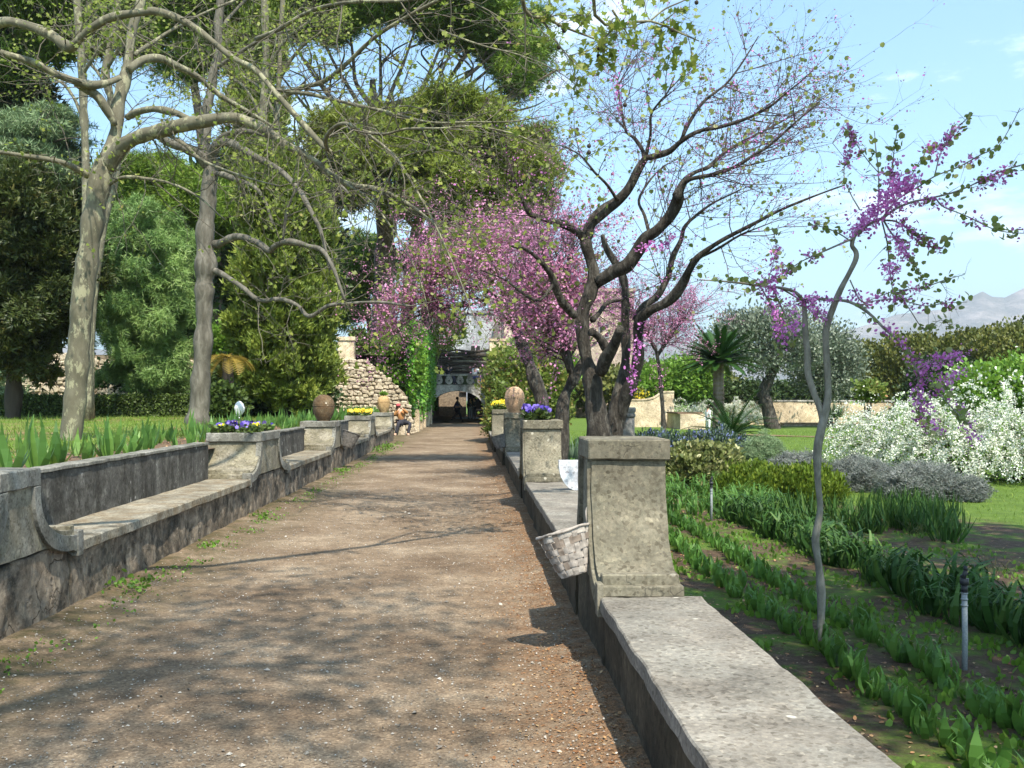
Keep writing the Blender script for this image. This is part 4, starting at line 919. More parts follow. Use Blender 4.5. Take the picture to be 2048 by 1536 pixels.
# ------------------------------------------------------------------ vegetation helpers
V3 = np.array
def ell_points(ells, z, n, shell=.55, lump=.28, zr=None, clump=.0, per=1, front=.0):
    """points in px-defined ellipsoids (px,py,rx,ry[,dz,rz_m]); returns positions and outward normals"""
    W = np.array([e[2] * e[3] for e in ells], float) ** .9; k = R.choice(len(ells), n, p=W / W.sum())
    E = np.array([[e[0], e[1], e[2], e[3], (e[4] if len(e) > 4 else 0), (e[5] if len(e) > 5 else -1)] for e in ells])[k]
    D = rand_dirs(n)
    if front: 
        fl = (D[:,1] > 0) & (R.random(n) < front); D[fl,1] *= -1
    r = shell + (1 - shell) * R.random(n) ** .6
    ph = np.sin(D[:,0]*7+E[:,0]) * np.cos(D[:,2]*6+E[:,1]*.3) * np.sin(D[:,1]*5+2); r = r * (1 + lump * ph)
    zc = z + E[:,4]; sx = E[:,2]*zc/F; sz = E[:,3]*zc/F; sy = np.where(E[:,5] > 0, E[:,5], (sx+sz)/2)
    pos = np.stack([(E[:,0]-CX)*zc/F + D[:,0]*r*sx, zc + D[:,1]*r*sy, EYE-(E[:,1]-CY)*zc/F + D[:,2]*r*sz], 1)
    nor = unit(np.stack([D[:,0]/sx, D[:,1]/sy, D[:,2]/sz], 1))
    return pos, nor
def crown(name, parent, ells, z, nclump, per, cs, tmpl, size, mat, org, shell=.5, up=.3, lump=.28, out=.8, flat=1.0, front=.35, zmin=None, plumes=None):
    if plumes:
        npl, pr, pf = plumes
        pc, pn = ell_points(ells, z, npl, shell, lump, front=front); k = R.integers(0, npl, nclump)
        off = rand_dirs(nclump) * R.random((nclump, 1)) ** .5 * pr * V3([1, 1, pf]) * (.6 + .8 * R.random(npl))[k][:, None]
        p = pc[k] + off; nrm = unit(pn[k] * .7 + unit(off) * .9); tint0 = np.clip(R.random(npl)[k] * .55 + .45 * R.random(nclump), 0, 1)
    else:
        p, nrm = ell_points(ells, z, nclump, shell, lump, front=front); tint0 = R.random(nclump)
    pos = np.repeat(p, per, 0) + R.normal(size=(nclump*per, 3)) * np.array([cs, cs, cs*flat])
    N = np.repeat(nrm, per, 0); n = len(pos)
    tint = np.clip(np.repeat(tint0, per)*.6 + .4*R.random(n), 0, 1)
    if zmin is not None:
        k = pos[:,2] > zmin; pos = pos[k]; N = N[k]; tint = tint[k]; n = len(pos)
    X, Y, Z = frames(unit(N*out + np.array([0,0,up]) + .8*R.normal(size=(n,3))*.7), unit(N + .5*rand_dirs(n)))
    return stuff(scatter(name, *tmpl, pos, X, Y, Z, size*(.6+.8*R.random(n)), mat, parent, org, tint))
def limb_pts(pts, z, dz0=0.0, dz1=0.0, k=4, wob=0):
    out = []; m = len(pts)
    for i, p in enumerate(pts):
        zz = z + dz0 + (dz1-dz0)*i/max(1, m-1); q = P(p[0], p[1], zz); out.append((*q, p[2]*zz/F))
    s = smooth_line(out, k)
    if wob:
        for i in range(1, len(s)-1): s[i,:3] += np.array(noise.noise_vector(Vector(s[i,:3])*1.5))*wob*s[i,3]; s[i,3] *= 1 + .30*noise.noise(Vector(s[i,:3])*3.5)
    return s
def grow(mb, tips, p, d, L, r, lvl, bias, rng, wig=.35, kids=(3,5), sides=4, shrink=.55, gather=None):
    """one twig with its side twigs"""
    m = 5 if lvl else 4; pts = [np.array(p)]; d = np.array(d, float); d /= np.linalg.norm(d)
    for i in range(m):
        d = d + rng.normal(size=3)*wig*.5 + bias*.12; d /= np.linalg.norm(d); pts.append(pts[-1] + d*L/m)
    rad = [r*(1-.75*i/m) for i in range(m+1)]
    mb.tube(pts, rad, sides if lvl else 3, False)
    for i in range(1, m+1):
        t = pts[i]-pts[i-1]; tips.append((pts[i], t/np.linalg.norm(t), lvl)); 
        if gather: tips.append(((pts[i]+pts[i-1])/2, t/np.linalg.norm(t), lvl))
    if lvl > 0:
        for _ in range(rng.integers(kids[0], kids[1]+1)):
            i = rng.integers(1, m+1); f = pts[i]*.5 + pts[i-1]*.5 if rng.random() < .5 else pts[i]
            t = pts[i]-pts[i-1]; t /= np.linalg.norm(t); nd_ = t*.75 + unit(rng.normal(size=3))*.75 + bias*.25
            grow(mb, tips, f, nd_, L*shrink*(.6+.7*rng.random()), r*.5, lvl-1, bias, rng, wig, kids, sides, shrink, gather)
def bare_tree(t, limbs, mat_trunk, mat_twig, seed, n_tw, Ltw, lvl, bias, rtw=.012, trunk_idx=1, min_r=0, start=.25, sides=10, kids=(3,5), wig=.35, gather=None, wts=None):
    """limbs: arrays of (x,y,z,r); the first trunk_idx are trunk, others branches"""
    org = np.array(t.location); rng = np.random.default_rng(seed)
    for i, L in enumerate(limbs):
        b = MB(org); b.tube(L[:, :3], L[:, 3], sides if L[0, 3] > .05 else 6); b.build('trunk' if i < trunk_idx else 'branch', mat_trunk, t)
    tw = MB(org); tips = []
    lens = np.array([np.linalg.norm(np.diff(L[:, :3], axis=0), axis=1).sum() for L in limbs[trunk_idx:]])
    if wts is not None: lens = lens*np.array(wts)
    for j in rng.choice(len(lens), n_tw, p=lens/lens.sum()):
        L = limbs[trunk_idx + j]; i = rng.integers(int(len(L)*start), len(L)); a = L[i, :3]; tt = L[min(i+1, len(L)-1), :3]-L[max(i-1, 0), :3]; tt = tt/(np.linalg.norm(tt)+1e-9)
        d = tt*.6 + unit(rng.normal(size=3))*.8 + bias*.35
        grow(tw, tips, a, d, Ltw*(.5+.8*rng.random()), min(L[i, 3]*.6, rtw*(.7+.6*rng.random())), lvl, bias, rng, wig, kids, gather=gather)
    if tw.v: stuff(tw.build('twigs', mat_twig, t))
    return tips
def leaves_on(t, name, tips, frac, per, size, tmpl, mat, off=.05, droop=.3, lvl_max=9, seed=3, out=None, spread=1.0):
    tp = [q for q in tips if q[2] <= lvl_max]; n0 = len(tp)
    if out is not None: tp = [q for q in tp if out(q[0])]
    k = R.random(len(tp)) < frac; pos = np.array([q[0] for q, g in zip(tp, k) if g]); dr = np.array([q[1] for q, g in zip(tp, k) if g])
    if len(pos) == 0: return
    ti = np.repeat(R.random(len(pos)), per); pos = np.repeat(pos, per, 0); dr = np.repeat(dr, per, 0); n = len(pos)
    pos = pos + R.normal(size=(n,3))*off; X, Y, Z = frames(unit(dr*.4 + spread*rand_dirs(n) + np.array([0,0,-droop])), unit(rand_dirs(n) + np.array([0,0,.8])))
    return stuff(scatter(name, *tmpl, pos, X, Y, Z, size*(.55+.8*R.random(n)), mat, t, tuple(t.location), np.clip(ti*.5+.5*R.random(n),0,1)))

# ------------------------------------------------------------------ plane trees
z1 = 16.0
t = empty('plane_tree', P(142, 890, z1), 'nearest mottled plane tree leaning slightly, its trunk above the left wall', 'tree', 'plane trees on the left lawn')
tr = [(140,905,26.66),(144,870,23.22),(150,800,22.36),(157,700,21.93),(165,600,21.50),(178,500,23.22),(190,420,21.50),(203,355,22.36),(212,320,18.06)]
Ls = [limb_pts(tr, z1, wob=.08)]
def add(pts, a=0, b_=0, z=z1, wob=.6): Ls.append(limb_pts(pts, z, a, b_, wob=wob))
add([(208,345,15.48),(220,290,13.76),(232,230,12.90),(248,170,12.04),(262,110,10.32),(268,50,9.46),(285,-20,10),(300,-120,7)], 0, .6)
add([(215,335,16.34),(240,300,15.48),(275,278,14.62),(310,264,14.62),(360,256,13.76),(410,246,12.90),(470,240,11.18),(520,252,9.46),(570,290,8.17),(625,322,6.88),(690,366,6.02),(745,375,4.73),(800,398,3.87),(860,440,2.58),(900,480,1.72)], 0, -2.5)
add([(258,140,8.14),(290,122,7.40),(327,120,7.03),(360,135,6.66),(395,155,5.92),(440,190,5.18),(500,225,3.70),(560,262,2.59)], .2, 1.5)
add([(255,235,6.66),(280,222,6.66),(310,217,6.66),(350,225,6.66),(382,241,6.29)], .2, -.8)
add([(228,250,6.66),(212,220,8.14),(196,195,8.88),(170,178,8.14),(150,166,7.40)], 0, -.3)
add([(240,155,5.92),(215,166,7.40),(185,172,8.88),(155,165,8.14),(110,146,7.03),(60,122,6.66),(0,104,5.92),(-80,80,7)], 0, -1)
add([(-120,90,15),(-40,60,15),(10,44,10.72),(60,50,10.35),(105,76,10.35),(138,96,10.35),(158,80,7.40),(185,55,7.40),(225,33,7.77),(270,24,8.14),(320,24,7.40),(370,44,6.66),(420,80,6.29),(470,118,5.92),(512,140,5.92),(556,190,5.92),(600,244,5.92),(645,290,5.92),(662,303,3.70)], -.6, -3)
add([(655,300,4.44),(652,277,4.07),(668,254,4.07),(692,247,3.70),(729,263,3.33),(769,268,2.96),(812,257,2.59),(880,256,2.22),(950,253,1.85),(1024,267,1.48),(1080,290,0.89)], -3, -5)
add([(729,263,2.96),(785,308,2.67),(812,345,2.44),(850,410,2.22),(880,470,1.85),(920,560,1.48),(950,640,0.89)], -3.6, -5)
add([(176,352,6.66),(150,338,5.92),(120,324,4.81),(60,312,4.44),(0,305,4.07),(-60,310,4)], 0, -1.2)
add([(215,372,4.44),(245,356,4.07),(290,357,3.70),(340,366,2.96),(400,395,2.22),(450,440,1.48)], 0, -1)
add([(270,110,5.18),(300,90,4.44),(340,60,3.70),(400,30,2.96),(470,0,2.22)], .3, 1)
add([(330,266,4.44),(370,290,4.07),(400,318,3.33),(450,340,2.96),(510,360,2.22),(560,372,1.63)], -.5, -2)
add([(555,180,4.44),(640,193,3.84),(725,213,3.41),(785,227,2.96),(862,245,2.22),(940,244,1.77),(1024,243,1.33),(1100,230,0.74)], -2, -4.5)
add([(512,78,4.81),(560,58,4.44),(600,32,4.07),(650,14,3.70),(700,4,3.33),(800,2,2.59),(900,-10,3)], -1, -4)
add([(555,200,5.18),(600,178,4.81),(645,165,4.44),(690,130,4.44),(739,82,4.07),(799,42,3.70),(880,0,3.33),(960,-40,3)], -1.5, -4)
add([(690,366,2.96),(740,400,2.22),(800,480,1.77),(840,560,1.33),(860,640,0.74)], -2, -3.5)
add([(880,60,2.22),(960,90,1.93),(1040,110,1.48),(1110,140,1.03),(1180,190,0.66)], -3.8, -5)
tips = bare_tree(t, Ls, M['plane'], M['twig'], 11, 250, 1.25, 2, V3([.25,-.05,.0]), .010, start=.12, kids=(2,4), wts=[1,1.3,1,.3,.3,1,1.2,2.3,2.0,1,1.0,.8,1,2,1.4,1.8,2,2])
leaves_on(t, 'young_leaves', tips, .13, 2, .058, T_MAPLE, M['planeleaf'], .05, .5)
z2 = 26.0
t = empty('plane_tree', P(395, 852, z2), 'second plane tree, rough grey trunk with stubs, farther back on the lawn', 'tree', 'plane trees on the left lawn')
Ls = [limb_pts([(394,872,28),(396,840,23),(401,780,20),(405,700,19.5),(407,640,18.5),(408,600,18),(408,560,19),(412,525,21),(409,490,17),(411,450,16.5),(416,400,16),(420,350,16),(424,325,13)], z2, wob=.12)]
def add2(pts, a=0, b_=0): add(pts, a, b_, z=z2)
add2([(420,335,11),(425,300,9),(442,286,8.5),(470,288,8.5),(500,305,8),(530,325,7),(570,350,6),(610,400,5),(640,460,4),(660,540,3)], 0, -2)
add2([(416,330,12),(400,308,10),(370,296,9),(335,283,8),(300,262,7)], 0, -1)
add2([(418,335,10),(412,290,9.5),(412,240,9.5),(422,190,9),(432,130,9),(438,60,8.5),(444,-10,8),(450,-100,6)], 0, .5)
add2([(428,488,8.20),(452,478,7.38),(485,473,6.97),(515,485,6.56),(538,502,6.15),(552,492,5.74),(580,484,5.74),(615,490,5.33),(645,502,4.51),(668,540,3.69),(690,600,2.46)], 0, -3)
add2([(425,540,6.56),(450,550,5.33),(480,572,4.92),(520,600,4.51),(560,597,4.51),(595,610,4.10),(617,632,4.10),(655,613,3.69),(700,607,3.28),(760,604,2.87),(820,612,2.05)], 0, -3.5)
add2([(425,345,5.74),(450,350,5.74),(480,362,5.33),(505,372,4.10),(530,400,2.87),(545,450,2.05)], 0, -1.5)
add2([(420,300,6.56),(450,270,5.74),(500,262,4.92),(560,280,4.10),(640,330,3.28),(700,390,2.46)], 0, -2)
add2([(565,484,3.28),(575,420,2.95),(600,360,2.46),(640,300,1.64)], -1.5, -2)
add2([(440,60,4.10),(480,10,3.28),(540,-40,3)], .4, 1)
add2([(430,140,4.10),(470,110,3.69),(520,80,3.28),(580,60,2.46)], .3, -1)
tips = bare_tree(t, Ls, M['plane_dark'], M['twig'], 12, 115, 1.7, 2, V3([.15,-.1,.05]), .014, start=.15, kids=(2,4))
leaves_on(t, 'young_leaves', tips, .09, 2, .085, T_MAPLE, M['planeleaf'], .08, .5)
# background pale trunks seen against the sky
for i, (pts, z, lab) in enumerate([([(172,330,8),(168,240,8),(165,150,8.5),(158,60,8),(152,-60,7)], 31, 'slim pale trunk seen between the dark conifers, left of the nearest plane'),
                   ([(236,330,7),(222,200,7),(212,140,8),(226,70,7),(240,-40,6)], 33, 'slim pale trunk rising just right of the nearest plane fork'),
                   ([(520,340,7),(524,240,8),(532,140,8),(530,40,7.5),(527,-80,6)], 41, 'slim pale trunk in front of the tall cypress column'),
                   ([(556,330,5),(554,240,5.5),(558,160,5),(562,60,5),(570,-60,4)], 42, 'thinnest pale trunk beside the tall cypress column')]):
    px, py, _ = pts[0]; base = P(px, 835, z); base[2] = .9
    t = empty('plane_tree', base, lab, 'tree', 'plane trees on the left lawn')
    full = [(*P(px + 4, 800 + .65*F/z*.98, z), .2)] + []
    bx_ = 178 if i == 1 else px
    L = limb_pts([(bx_+2, CY + .65*F/z, 10), (bx_+4, 650, 9), (.5*(bx_+px), 450, 8)] + pts, z, wob=.15)
    Ls = [L]
    add(((pts[2][0],pts[2][1],4),(pts[2][0]+40,pts[2][1]-60,3),(pts[2][0]+90,pts[2][1]-100,2)), 0, -1, z=z)
    add(((pts[1][0],pts[1][1],4),(pts[1][0]-30,pts[1][1]-60,3),(pts[1][0]-70,pts[1][1]-90,2)), 0, 1, z=z)
    tips = bare_tree(t, Ls, M['plane'], M['twig'], 20+i, 14, 2.2, 2, V3([0,0,.3]), .02)
    leaves_on(t, 'young_leaves', tips, .3, 2, .11, T_MAPLE, M['planeleaf'], .1, .4)
# plane whose branches reach over the path from beside the camera
t = empty('plane_tree', (-6.2, 1.0, .9), 'plane tree out of frame whose leafy branches hang in from the top edge', 'tree', 'plane trees on the left lawn')
Ls = [smooth_line([(-6.2,1,.7,.26),(-6.1,1.1,2.5,.23),(-5.9,1.3,4.5,.2),(-5.7,1.5,6.2,.17)])]
Ls.append(smooth_line([(-5.8,1.4,5.2,.14),(-4.4,2.5,6.2,.11),(-2.6,3.9,6.6,.085),(-.9,5.4,6.5,.06),(.3,6.8,6.2,.042),(1.0,8.0,5.75,.028),(*P(1190,30,9),.016),(*P(1300,42,9.1),.011),(*P(1365,68,9.2),.008),(*P(1398,82,9.3),.005)]))
Ls.append(smooth_line([(.3,6.8,6.2,.03),(*P(1040,-20,8.6),.02),(*P(1100,40,8.8),.013),(*P(1195,80,9),.008),(*P(1215,95,9),.005)]))
Ls.append(smooth_line([(*P(1235,38,9.05),.010),(*P(1228,55,9),.009),(*P(1205,80,9),.007),(*P(1190,100,8.9),.004)]))
Ls.append(smooth_line([(*P(1225,20,9.05),.012),(*P(1250,60,9.2),.008),(*P(1272,92,9.3),.005),(*P(1310,118,9.4),.003)]))
Ls.append(smooth_line([(*P(1300,42,9.1),.009),(*P(1330,18,9.1),.008),(*P(1370,0,9.1),.006),(*P(1400,-20,9.1),.004)]))
Ls.append(smooth_line([(-5.7,1.5,5.8,.13),(-4.2,.6,7.2,.10),(-2.4,.2,8.2,.08),(-.6,.3,8.6,.05),(1.2,.6,8.6,.03)]))
Ls.append(smooth_line([(-5.7,1.5,6.0,.13),(-5.2,3.6,7.6,.10),(-4.4,6.0,8.8,.08),(-3.2,9.0,9.4,.05),(-2.0,12.0,9.6,.03)]))
Ls.append(smooth_line([(-2.4,.2,8.2,.07),(-1.2,-1.4,8.8,.05),(.2,-2.6,9.2,.03)]))
Ls.append(smooth_line([(-4.4,2.5,6.2,.09),(-3.5,1.2,6.9,.07),(-2.2,-.6,7.3,.05),(-.9,-2.4,7.4,.03)]))
Ls.append(smooth_line([(-4.4,6.0,8.8,.06),(-2.5,7.2,9.2,.05),(-.6,9.4,9.2,.035),(.8,11.4,9.0,.02)]))
tips = bare_tree(t, Ls, M['plane'], M['twig'], 31, 95, .5, 2, V3([.1,.2,-.02]), .008, start=.2, wts=[1.2,3.4,2.4,2.4,2.2,2.2,1.3,1.3,1.3,1.3])
leaves_on(t, 'young_leaves', tips, .12, 2, .07, T_MAPLE, M['planeleaf'], .035, .6)
sb = MB(t.location); r = np.random.default_rng(5)
for px, py in [(1195,98),(1197,112),(1118,50),(1126,56),(1128,62),(1090,34),(1250,210),(1178,292),(1178,305),(1118,95),(1252,25),(1100,10),(1393,5),(1345,60)]:
    q = P(px, py, 9.0); sb.lathe([(.004,.02),(.016,.013),(.02,0),(.016,-.013),(.004,-.02)][::-1], q, 8); sb.tube([q, q+V3([.01,0,.09])], [.0012,.0012], 3)
stuff(sb.build('seed_balls', M['darkbark'], t))

# ------------------------------------------------------------------ big conifers
def conifer(label, ells, z, trunk, nclump, per, cs, tmpl, size, mat, name='pine_tree', limbs=(), bark='pinebark', group=None, **kw):
    px, py = trunk[0][0], trunk[0][1]; base = P(px, py, z)
    t = empty(name, base, label, 'tree', group)
    b = MB(base); L = limb_pts(trunk, z, wob=.3); b.tube(L[:, :3], L[:, 3], 12); b.build('trunk', M[bark], t)
    for l in limbs:
        dzz = l[-1][3] if len(l[-1]) > 3 else random.uniform(-4, 3)
        q = limb_pts([p[:3] for p in l], z, 0, dzz); b = MB(base); b.tube(q[:, :3], q[:, 3], 6); b.build('limb', M[bark], t)
    crown('crown', t, ells, z, nclump, per, cs, tmpl, size, mat, tuple(base), **kw)
    return t
zt = 58.0
radial = []
for i, (ex, ey) in enumerate([(590,95),(640,70),(700,60),(760,50),(830,60),(890,70),(950,75),(1010,110),(1070,165),(1095,150),(1040,60),(560,150),(980,40),(1020,185),(900,110),(1060,215),(620,130)]):
    r = random.Random(i); bx, by = 762 + r.randint(-12, 12), 260 + r.randint(-50, 60); mx, my = (bx+ex)/2 + r.randint(-14,14), (by+ey)/2 + 26 + r.randint(-8, 14)
    radial.append([(bx,by,6),(mx,my,4.2),((mx+ex)/2,(my+ey)/2+6,3.2),(ex,ey,1.8),(ex+(ex-mx)*.2,ey-14,1)])
    for s in range(3):
        fx, fy = mx + (ex-mx)*(.2+.25*s), my + (ey-my)*(.2+.25*s); radial.append([(fx,fy,2.4),(fx+r.randint(-20,30),fy-18-r.randint(0,14),1.8),(fx+r.randint(-40,50),fy-44-r.randint(0,20),1.1)])
conifer('great umbrella pine, its high crown spreading over the middle of the view', [(780,-45,290,86,0,9),(640,-5,170,62,-2,6),(930,-8,110,66,0,6),(1020,72,50,46,0,4),(1058,122,34,48,0,3),(1035,160,36,32,0,3),(980,40,54,48,0,4),(560,45,90,46,-2,4),(700,26,120,34,0,5),(860,34,110,32,0,5)], zt,
        [(764,745,26),(768,600,21),(772,480,19),(768,400,17),(765,330,15),(758,270,13),(750,215,9),(745,160,6)], 5200, 14, .27, T_TUFT, .44, M['pine'], limbs=radial, up=.7, shell=.35, plumes=(330, .75, .5))
conifer('second umbrella pine with olive crown behind the old redbud, lower than the great one', [(890,258,110,46,0,5),(990,315,100,62,0,5),(1062,368,56,50,0,3),(810,330,130,66,0,5),(900,400,120,52,0,5),(720,270,100,46,0,4),(1000,420,66,40,0,3),(690,350,80,56,0,4),(1060,300,34,26,0,2)], 54,
        [(806,735,15),(812,640,14),(822,540,13),(838,440,11),(850,380,9)], 4600, 13, .26, T_TUFT, .42, M['pine_olive'], up=.6, shell=.3, plumes=(260, .75, .55), limbs=[[(835,450,6),(880,400,4),(940,360,2)],[(835,460,6),(780,400,4),(730,350,2)],[(845,430,5),(930,430,3.5),(1000,420,2)]])
conifer('third dark pine trunk behind the gateway pergola', [(870,520,60,40,0,3),(930,480,70,40,0,3)], 62, [(850,745,13),(852,660,12),(858,580,11),(868,520,8)], 420, 12, .3, T_TUFT, .5, M['darkcon'], bark='darkbark')
conifer('small-crowned pine against the sky between cypress and great pine', [(735,528,62,46,0,4),(700,590,30,26,0,2),(690,620,40,30,0,2)], 70, [(742,735,5),(738,640,5),(735,560,4)], 520, 12, .3, T_TUFT, .6, M['pine'], limbs=[[(738,600,2.5),(700,590,2),(670,600,1)],[(738,590,2.5),(690,520,2),(665,500,1)]])
conifer('broad olive-green cypress with soft egg-shaped crown above the lawn', [(575,735,100,80,0,2.2),(575,650,106,100,0,2.4),(572,560,104,100,0,2.4),(575,470,92,90,0,2.2),(565,400,78,70,0,2),(555,345,50,40,0,1.5)], 36,
        [(590,835,20),(588,760,18),(580,600,14),(570,450,8)], 8200, 9, .11, T_SPRAY, .215, M['cypress'], name='cypress_tree', up=1.4, shell=.66, lump=.16, bark='darkbark', plumes=(420, .26, 1.8))
conifer('tall narrow cypress column rising out of the top of the view', [(515,240,52,110,0,1.8),(512,90,50,120,0,1.7),(512,-60,46,120,0,1.6),(525,350,60,80,0,2)], 47, [(515,800,10),(515,500,9),(515,100,6)], 2400, 10, .16, T_SPRAY, .36, M['cypress'], name='cypress_tree', up=1.4, shell=.6, bark='darkbark', plumes=(220, .3, 2.0))
conifer('soft bright green pine with drooping needle plumes above the hedge', [(290,520,85,80,0,2.2),(300,640,88,85,0,2.4),(235,600,50,110,-.5,1.6),(300,460,70,50,0,1.8),(352,600,42,110,0,1.6),(290,720,90,62,0,2.2),(250,470,46,50,0,1.4),(340,730,46,50)], 39.5,
        [(290,850,13),(290,700,11),(292,560,8),(295,450,4)], 4200, 13, .11, T_TUFT, .24, M['softpine'], up=-.35, shell=.5, lump=.5, plumes=(210, .36, 1.1))
D_ = dict(name='conifer_tree', bark='darkbark')
conifer('dark brownish conifer at the left edge with a straight black trunk', [(60,430,105,90,0,2.5),(105,540,95,90,0,2.5),(45,630,85,80,0,2.2),(50,700,62,50,0,1.6),(20,540,60,90),(150,590,40,50)], 34,
        [(24,850,17),(28,760,15),(32,650,13),(40,500,10),(50,380,6)], 3200, 12, .16, T_SPRAY, .24, M['darkcon'], shell=.35, lump=.5, plumes=(170, .45, .7), **D_)
conifer('cedar with flat grey-green tiers behind the nearest plane fork', [(90,275,80,18,0,3),(60,320,90,16,0,3),(110,240,60,12,0,2),(40,255,60,14,0,2),(100,350,70,20,0,3)], 46.5,
        [(70,850,10),(75,500,8),(80,300,5)], 1100, 10, .22, T_TUFT, .36, M['santolina'], up=.2, shell=.2, flat=.4, limbs=[[(78,300,3),(120,280,2),(160,275,1)],[(78,330,3),(30,320,2),(-20,318,1)]], **D_)
conifer('dense dark conifer filling the gap behind the left trees', [(20,180,80,90,0,3),(60,350,100,80,2,3),(190,420,70,90,2,3),(190,540,52,110,2,3),(110,600,60,70,0,3),(10,60,90,60,0,3)], 49,
        [(110,850,14),(112,600,12),(110,300,8)], 2800, 11, .28, T_SPRAY, .42, M['darkleaf'], shell=.35, lump=.5, plumes=(150, .5, .7), **D_)
conifer('high dark pine crown above the plane limbs at the upper left', [(150,5,190,42,0,6),(330,0,170,44,0,6),(40,140,70,32,0,3),(250,60,120,26,0,4),(430,20,90,50,0,4),(95,70,60,24),(400,95,70,34,0,3),(360,150,40,18)], 48,
        [(440,800,12),(430,500,11),(400,250,9),(380,100,6)], 2800, 13, .33, T_TUFT, .5, M['pine'], shell=.2, up=.5, plumes=(130, .7, .5), limbs=[[(385,150,5),(300,90,4),(200,40,3),(110,10,2)],[(390,170,5),(330,110,3),(290,40,2)],[(385,180,4),(430,90,3),(460,30,2)],[(300,95,3),(220,110,2.5),(130,100,2),(60,130,1)],[(330,90,3),(260,140,2),(190,170,1)]])
conifer('mid green bushy evergreen tree above the soft pine', [(310,385,90,58,0,3),(240,400,60,50,0,2.5),(370,400,50,60,0,2.5),(430,420,40,80,0,2)], 44, [(310,850,10),(310,600,9),(310,420,5)], 2400, 12, .2, T_TUFT, .34, M['pine'], name='evergreen_tree', bark='darkbark', plumes=(110, .5, .8))
conifer('very dark evergreen behind the second plane trunk', [(425,470,60,130,0,3),(440,600,60,120,0,3),(390,640,60,100,0,3),(400,560,60,90,0,3),(620,520,60,200,3,3),(460,380,60,60,0,3)], 50, [(430,835,12),(430,600,10)], 3200, 10, .3, T_LEAF, .36, M['darkleaf'], name='evergreen_tree', bark='darkbark', shell=.3)
def bush(name, label, ells, z, nclump, per, cs, tmpl, size, mat, cat='bush', group=None, stems=6, zmin=None, flowers=None, base=None, **kw):
    cx = np.mean([e[0] for e in ells]); zc = z; bx = (cx-CX)*z/F; lo = min(EYE-(e[1]+e[3]-CY)*z/F for e in ells)
    gz = (.9 if bx < -3.5 else (garden_h(bx, z) if bx > 1.2 else 0)) if base is None else base
    t = empty(name, (bx, z, gz), label, cat, group)
    if stems:
        b = MB((bx, z, gz)); hh = max(.2, (EYE-(np.mean([e[1] for e in ells])-CY)*z/F) - gz); w = max((max(e[0]+e[2]*.5 for e in ells)-cx)*z/F, .1)
        for k in range(stems):
            a = 2*math.pi*k/stems; q = V3([bx, z, gz-.05]); e = V3([bx + w*math.cos(a)*.8, z + min(w,1.0)*math.sin(a)*.6, gz + hh*(.8+.3*random.random())])
            b.tube([q + V3([.05*math.cos(a), .05*math.sin(a), 0]), q*.5+e*.5 + V3([0,0,hh*.15]), e], [.03*hh**.5, .022*hh**.5, .01], 5)
        b.build('stems', M['darkbark'], t)
    crown('foliage', t, ells, z, nclump, per, cs, tmpl, size, mat, (bx, z, gz), zmin=gz + .01 if zmin is None else zmin, **kw)
    if flowers:
        fm, fn, fp, fs = flowers; crown('blossoms', t, [(e[0], e[1], e[2]*1.03, e[3]*1.03, *e[4:]) for e in ells], z, fn, fp, cs*.8, T_ROUND, fs, fm, (bx, z, gz), zmin=gz + .02, shell=.85)
    return t
# ------------------------------------------------------------------ bushes on the left
bush('laurel_bush', 'light green bush above the yellow palm, against the rubble wall', [(445,682,34,24),(430,700,26,22)], 42, 420, 9, .14, T_KITE, .16, M['brightleaf'], base=3.4, zmin=1)
bush('leafy_shrub', 'leafy green shrub behind the white bag on the lawn', [(445,795,36,26),(430,815,40,22),(470,815,22,14)], 33, 500, 9, .1, T_KITE, .16, M['hedge'])
bush('dark_shrub', 'dark undergrowth shrub at the foot of the long rubble wall', [(290,750,85,26,0,1.0)], 42, 600, 9, .16, T_KITE, .16, M['darkleaf'])
bush('dark_shrub', 'blackish shrub under the olive-green cypress', [(560,800,110,34,0,1.6),(470,770,40,60,0,1)], 38.5, 1500, 9, .16, T_KITE, .18, M['darkleaf'])
bush('grey_shrub', 'pale grey-green shrub at the left edge behind the hedge', [(8,780,46,60)], 39, 500, 9, .12, T_LEAF, .14, M['santolina'])
bush('climbing_bush', 'green climber piled on the wall top between rubble wall and ivy', [(800,690,38,30,0,1.2),(775,730,30,26,0,1),(820,735,26,40,0,1),(795,755,24,30,0,1)], 46, 1300, 10, .12, T_KITE, .15, M['brightleaf'], base=3.0, zmin=.5, stems=4)
bush('climbing_bush', 'green climber beside the pale square pillar', [(722,695,20,34,0,.8),(740,712,24,20,0,.8)], 47, 450, 9, .1, T_KITE, .15, M['hedge'], base=3.4, zmin=1, stems=4)
# rails at the terrace steps
t = empty('wooden_railing', P(757, 718, 46), 'short wooden railing with a reddish panel above the rubble wall', 'railing'); og = V3(t.location)
for a, c in (((727,712),(768,697)), ((732,726),(770,706))):
    b = MB(og); b.tube([P(*a, 46), P(*c, 46)], [.035,.035], 6); b.build('rail', M['twig'], t)
for a in ((730,712,735),(768,694,730)):
    b = MB(og); b.tube([P(a[0], a[1]-4, 46), P(a[0], a[2], 46)], [.04,.04], 6); b.build('post', M['twig'], t)
b = MB(og); c4 = [P(736,716,46.1), P(764,705,46.1), P(764,722,46.1), P(736,728,46.1)]; b.add(c4 + [q + V3([0,.05,0]) for q in c4], [(0,1,2,3),(7,6,5,4),(0,4,5,1),(1,5,6,2),(2,6,7,3),(3,7,4,0)]); b.build('panel', M['terracotta3'], t)
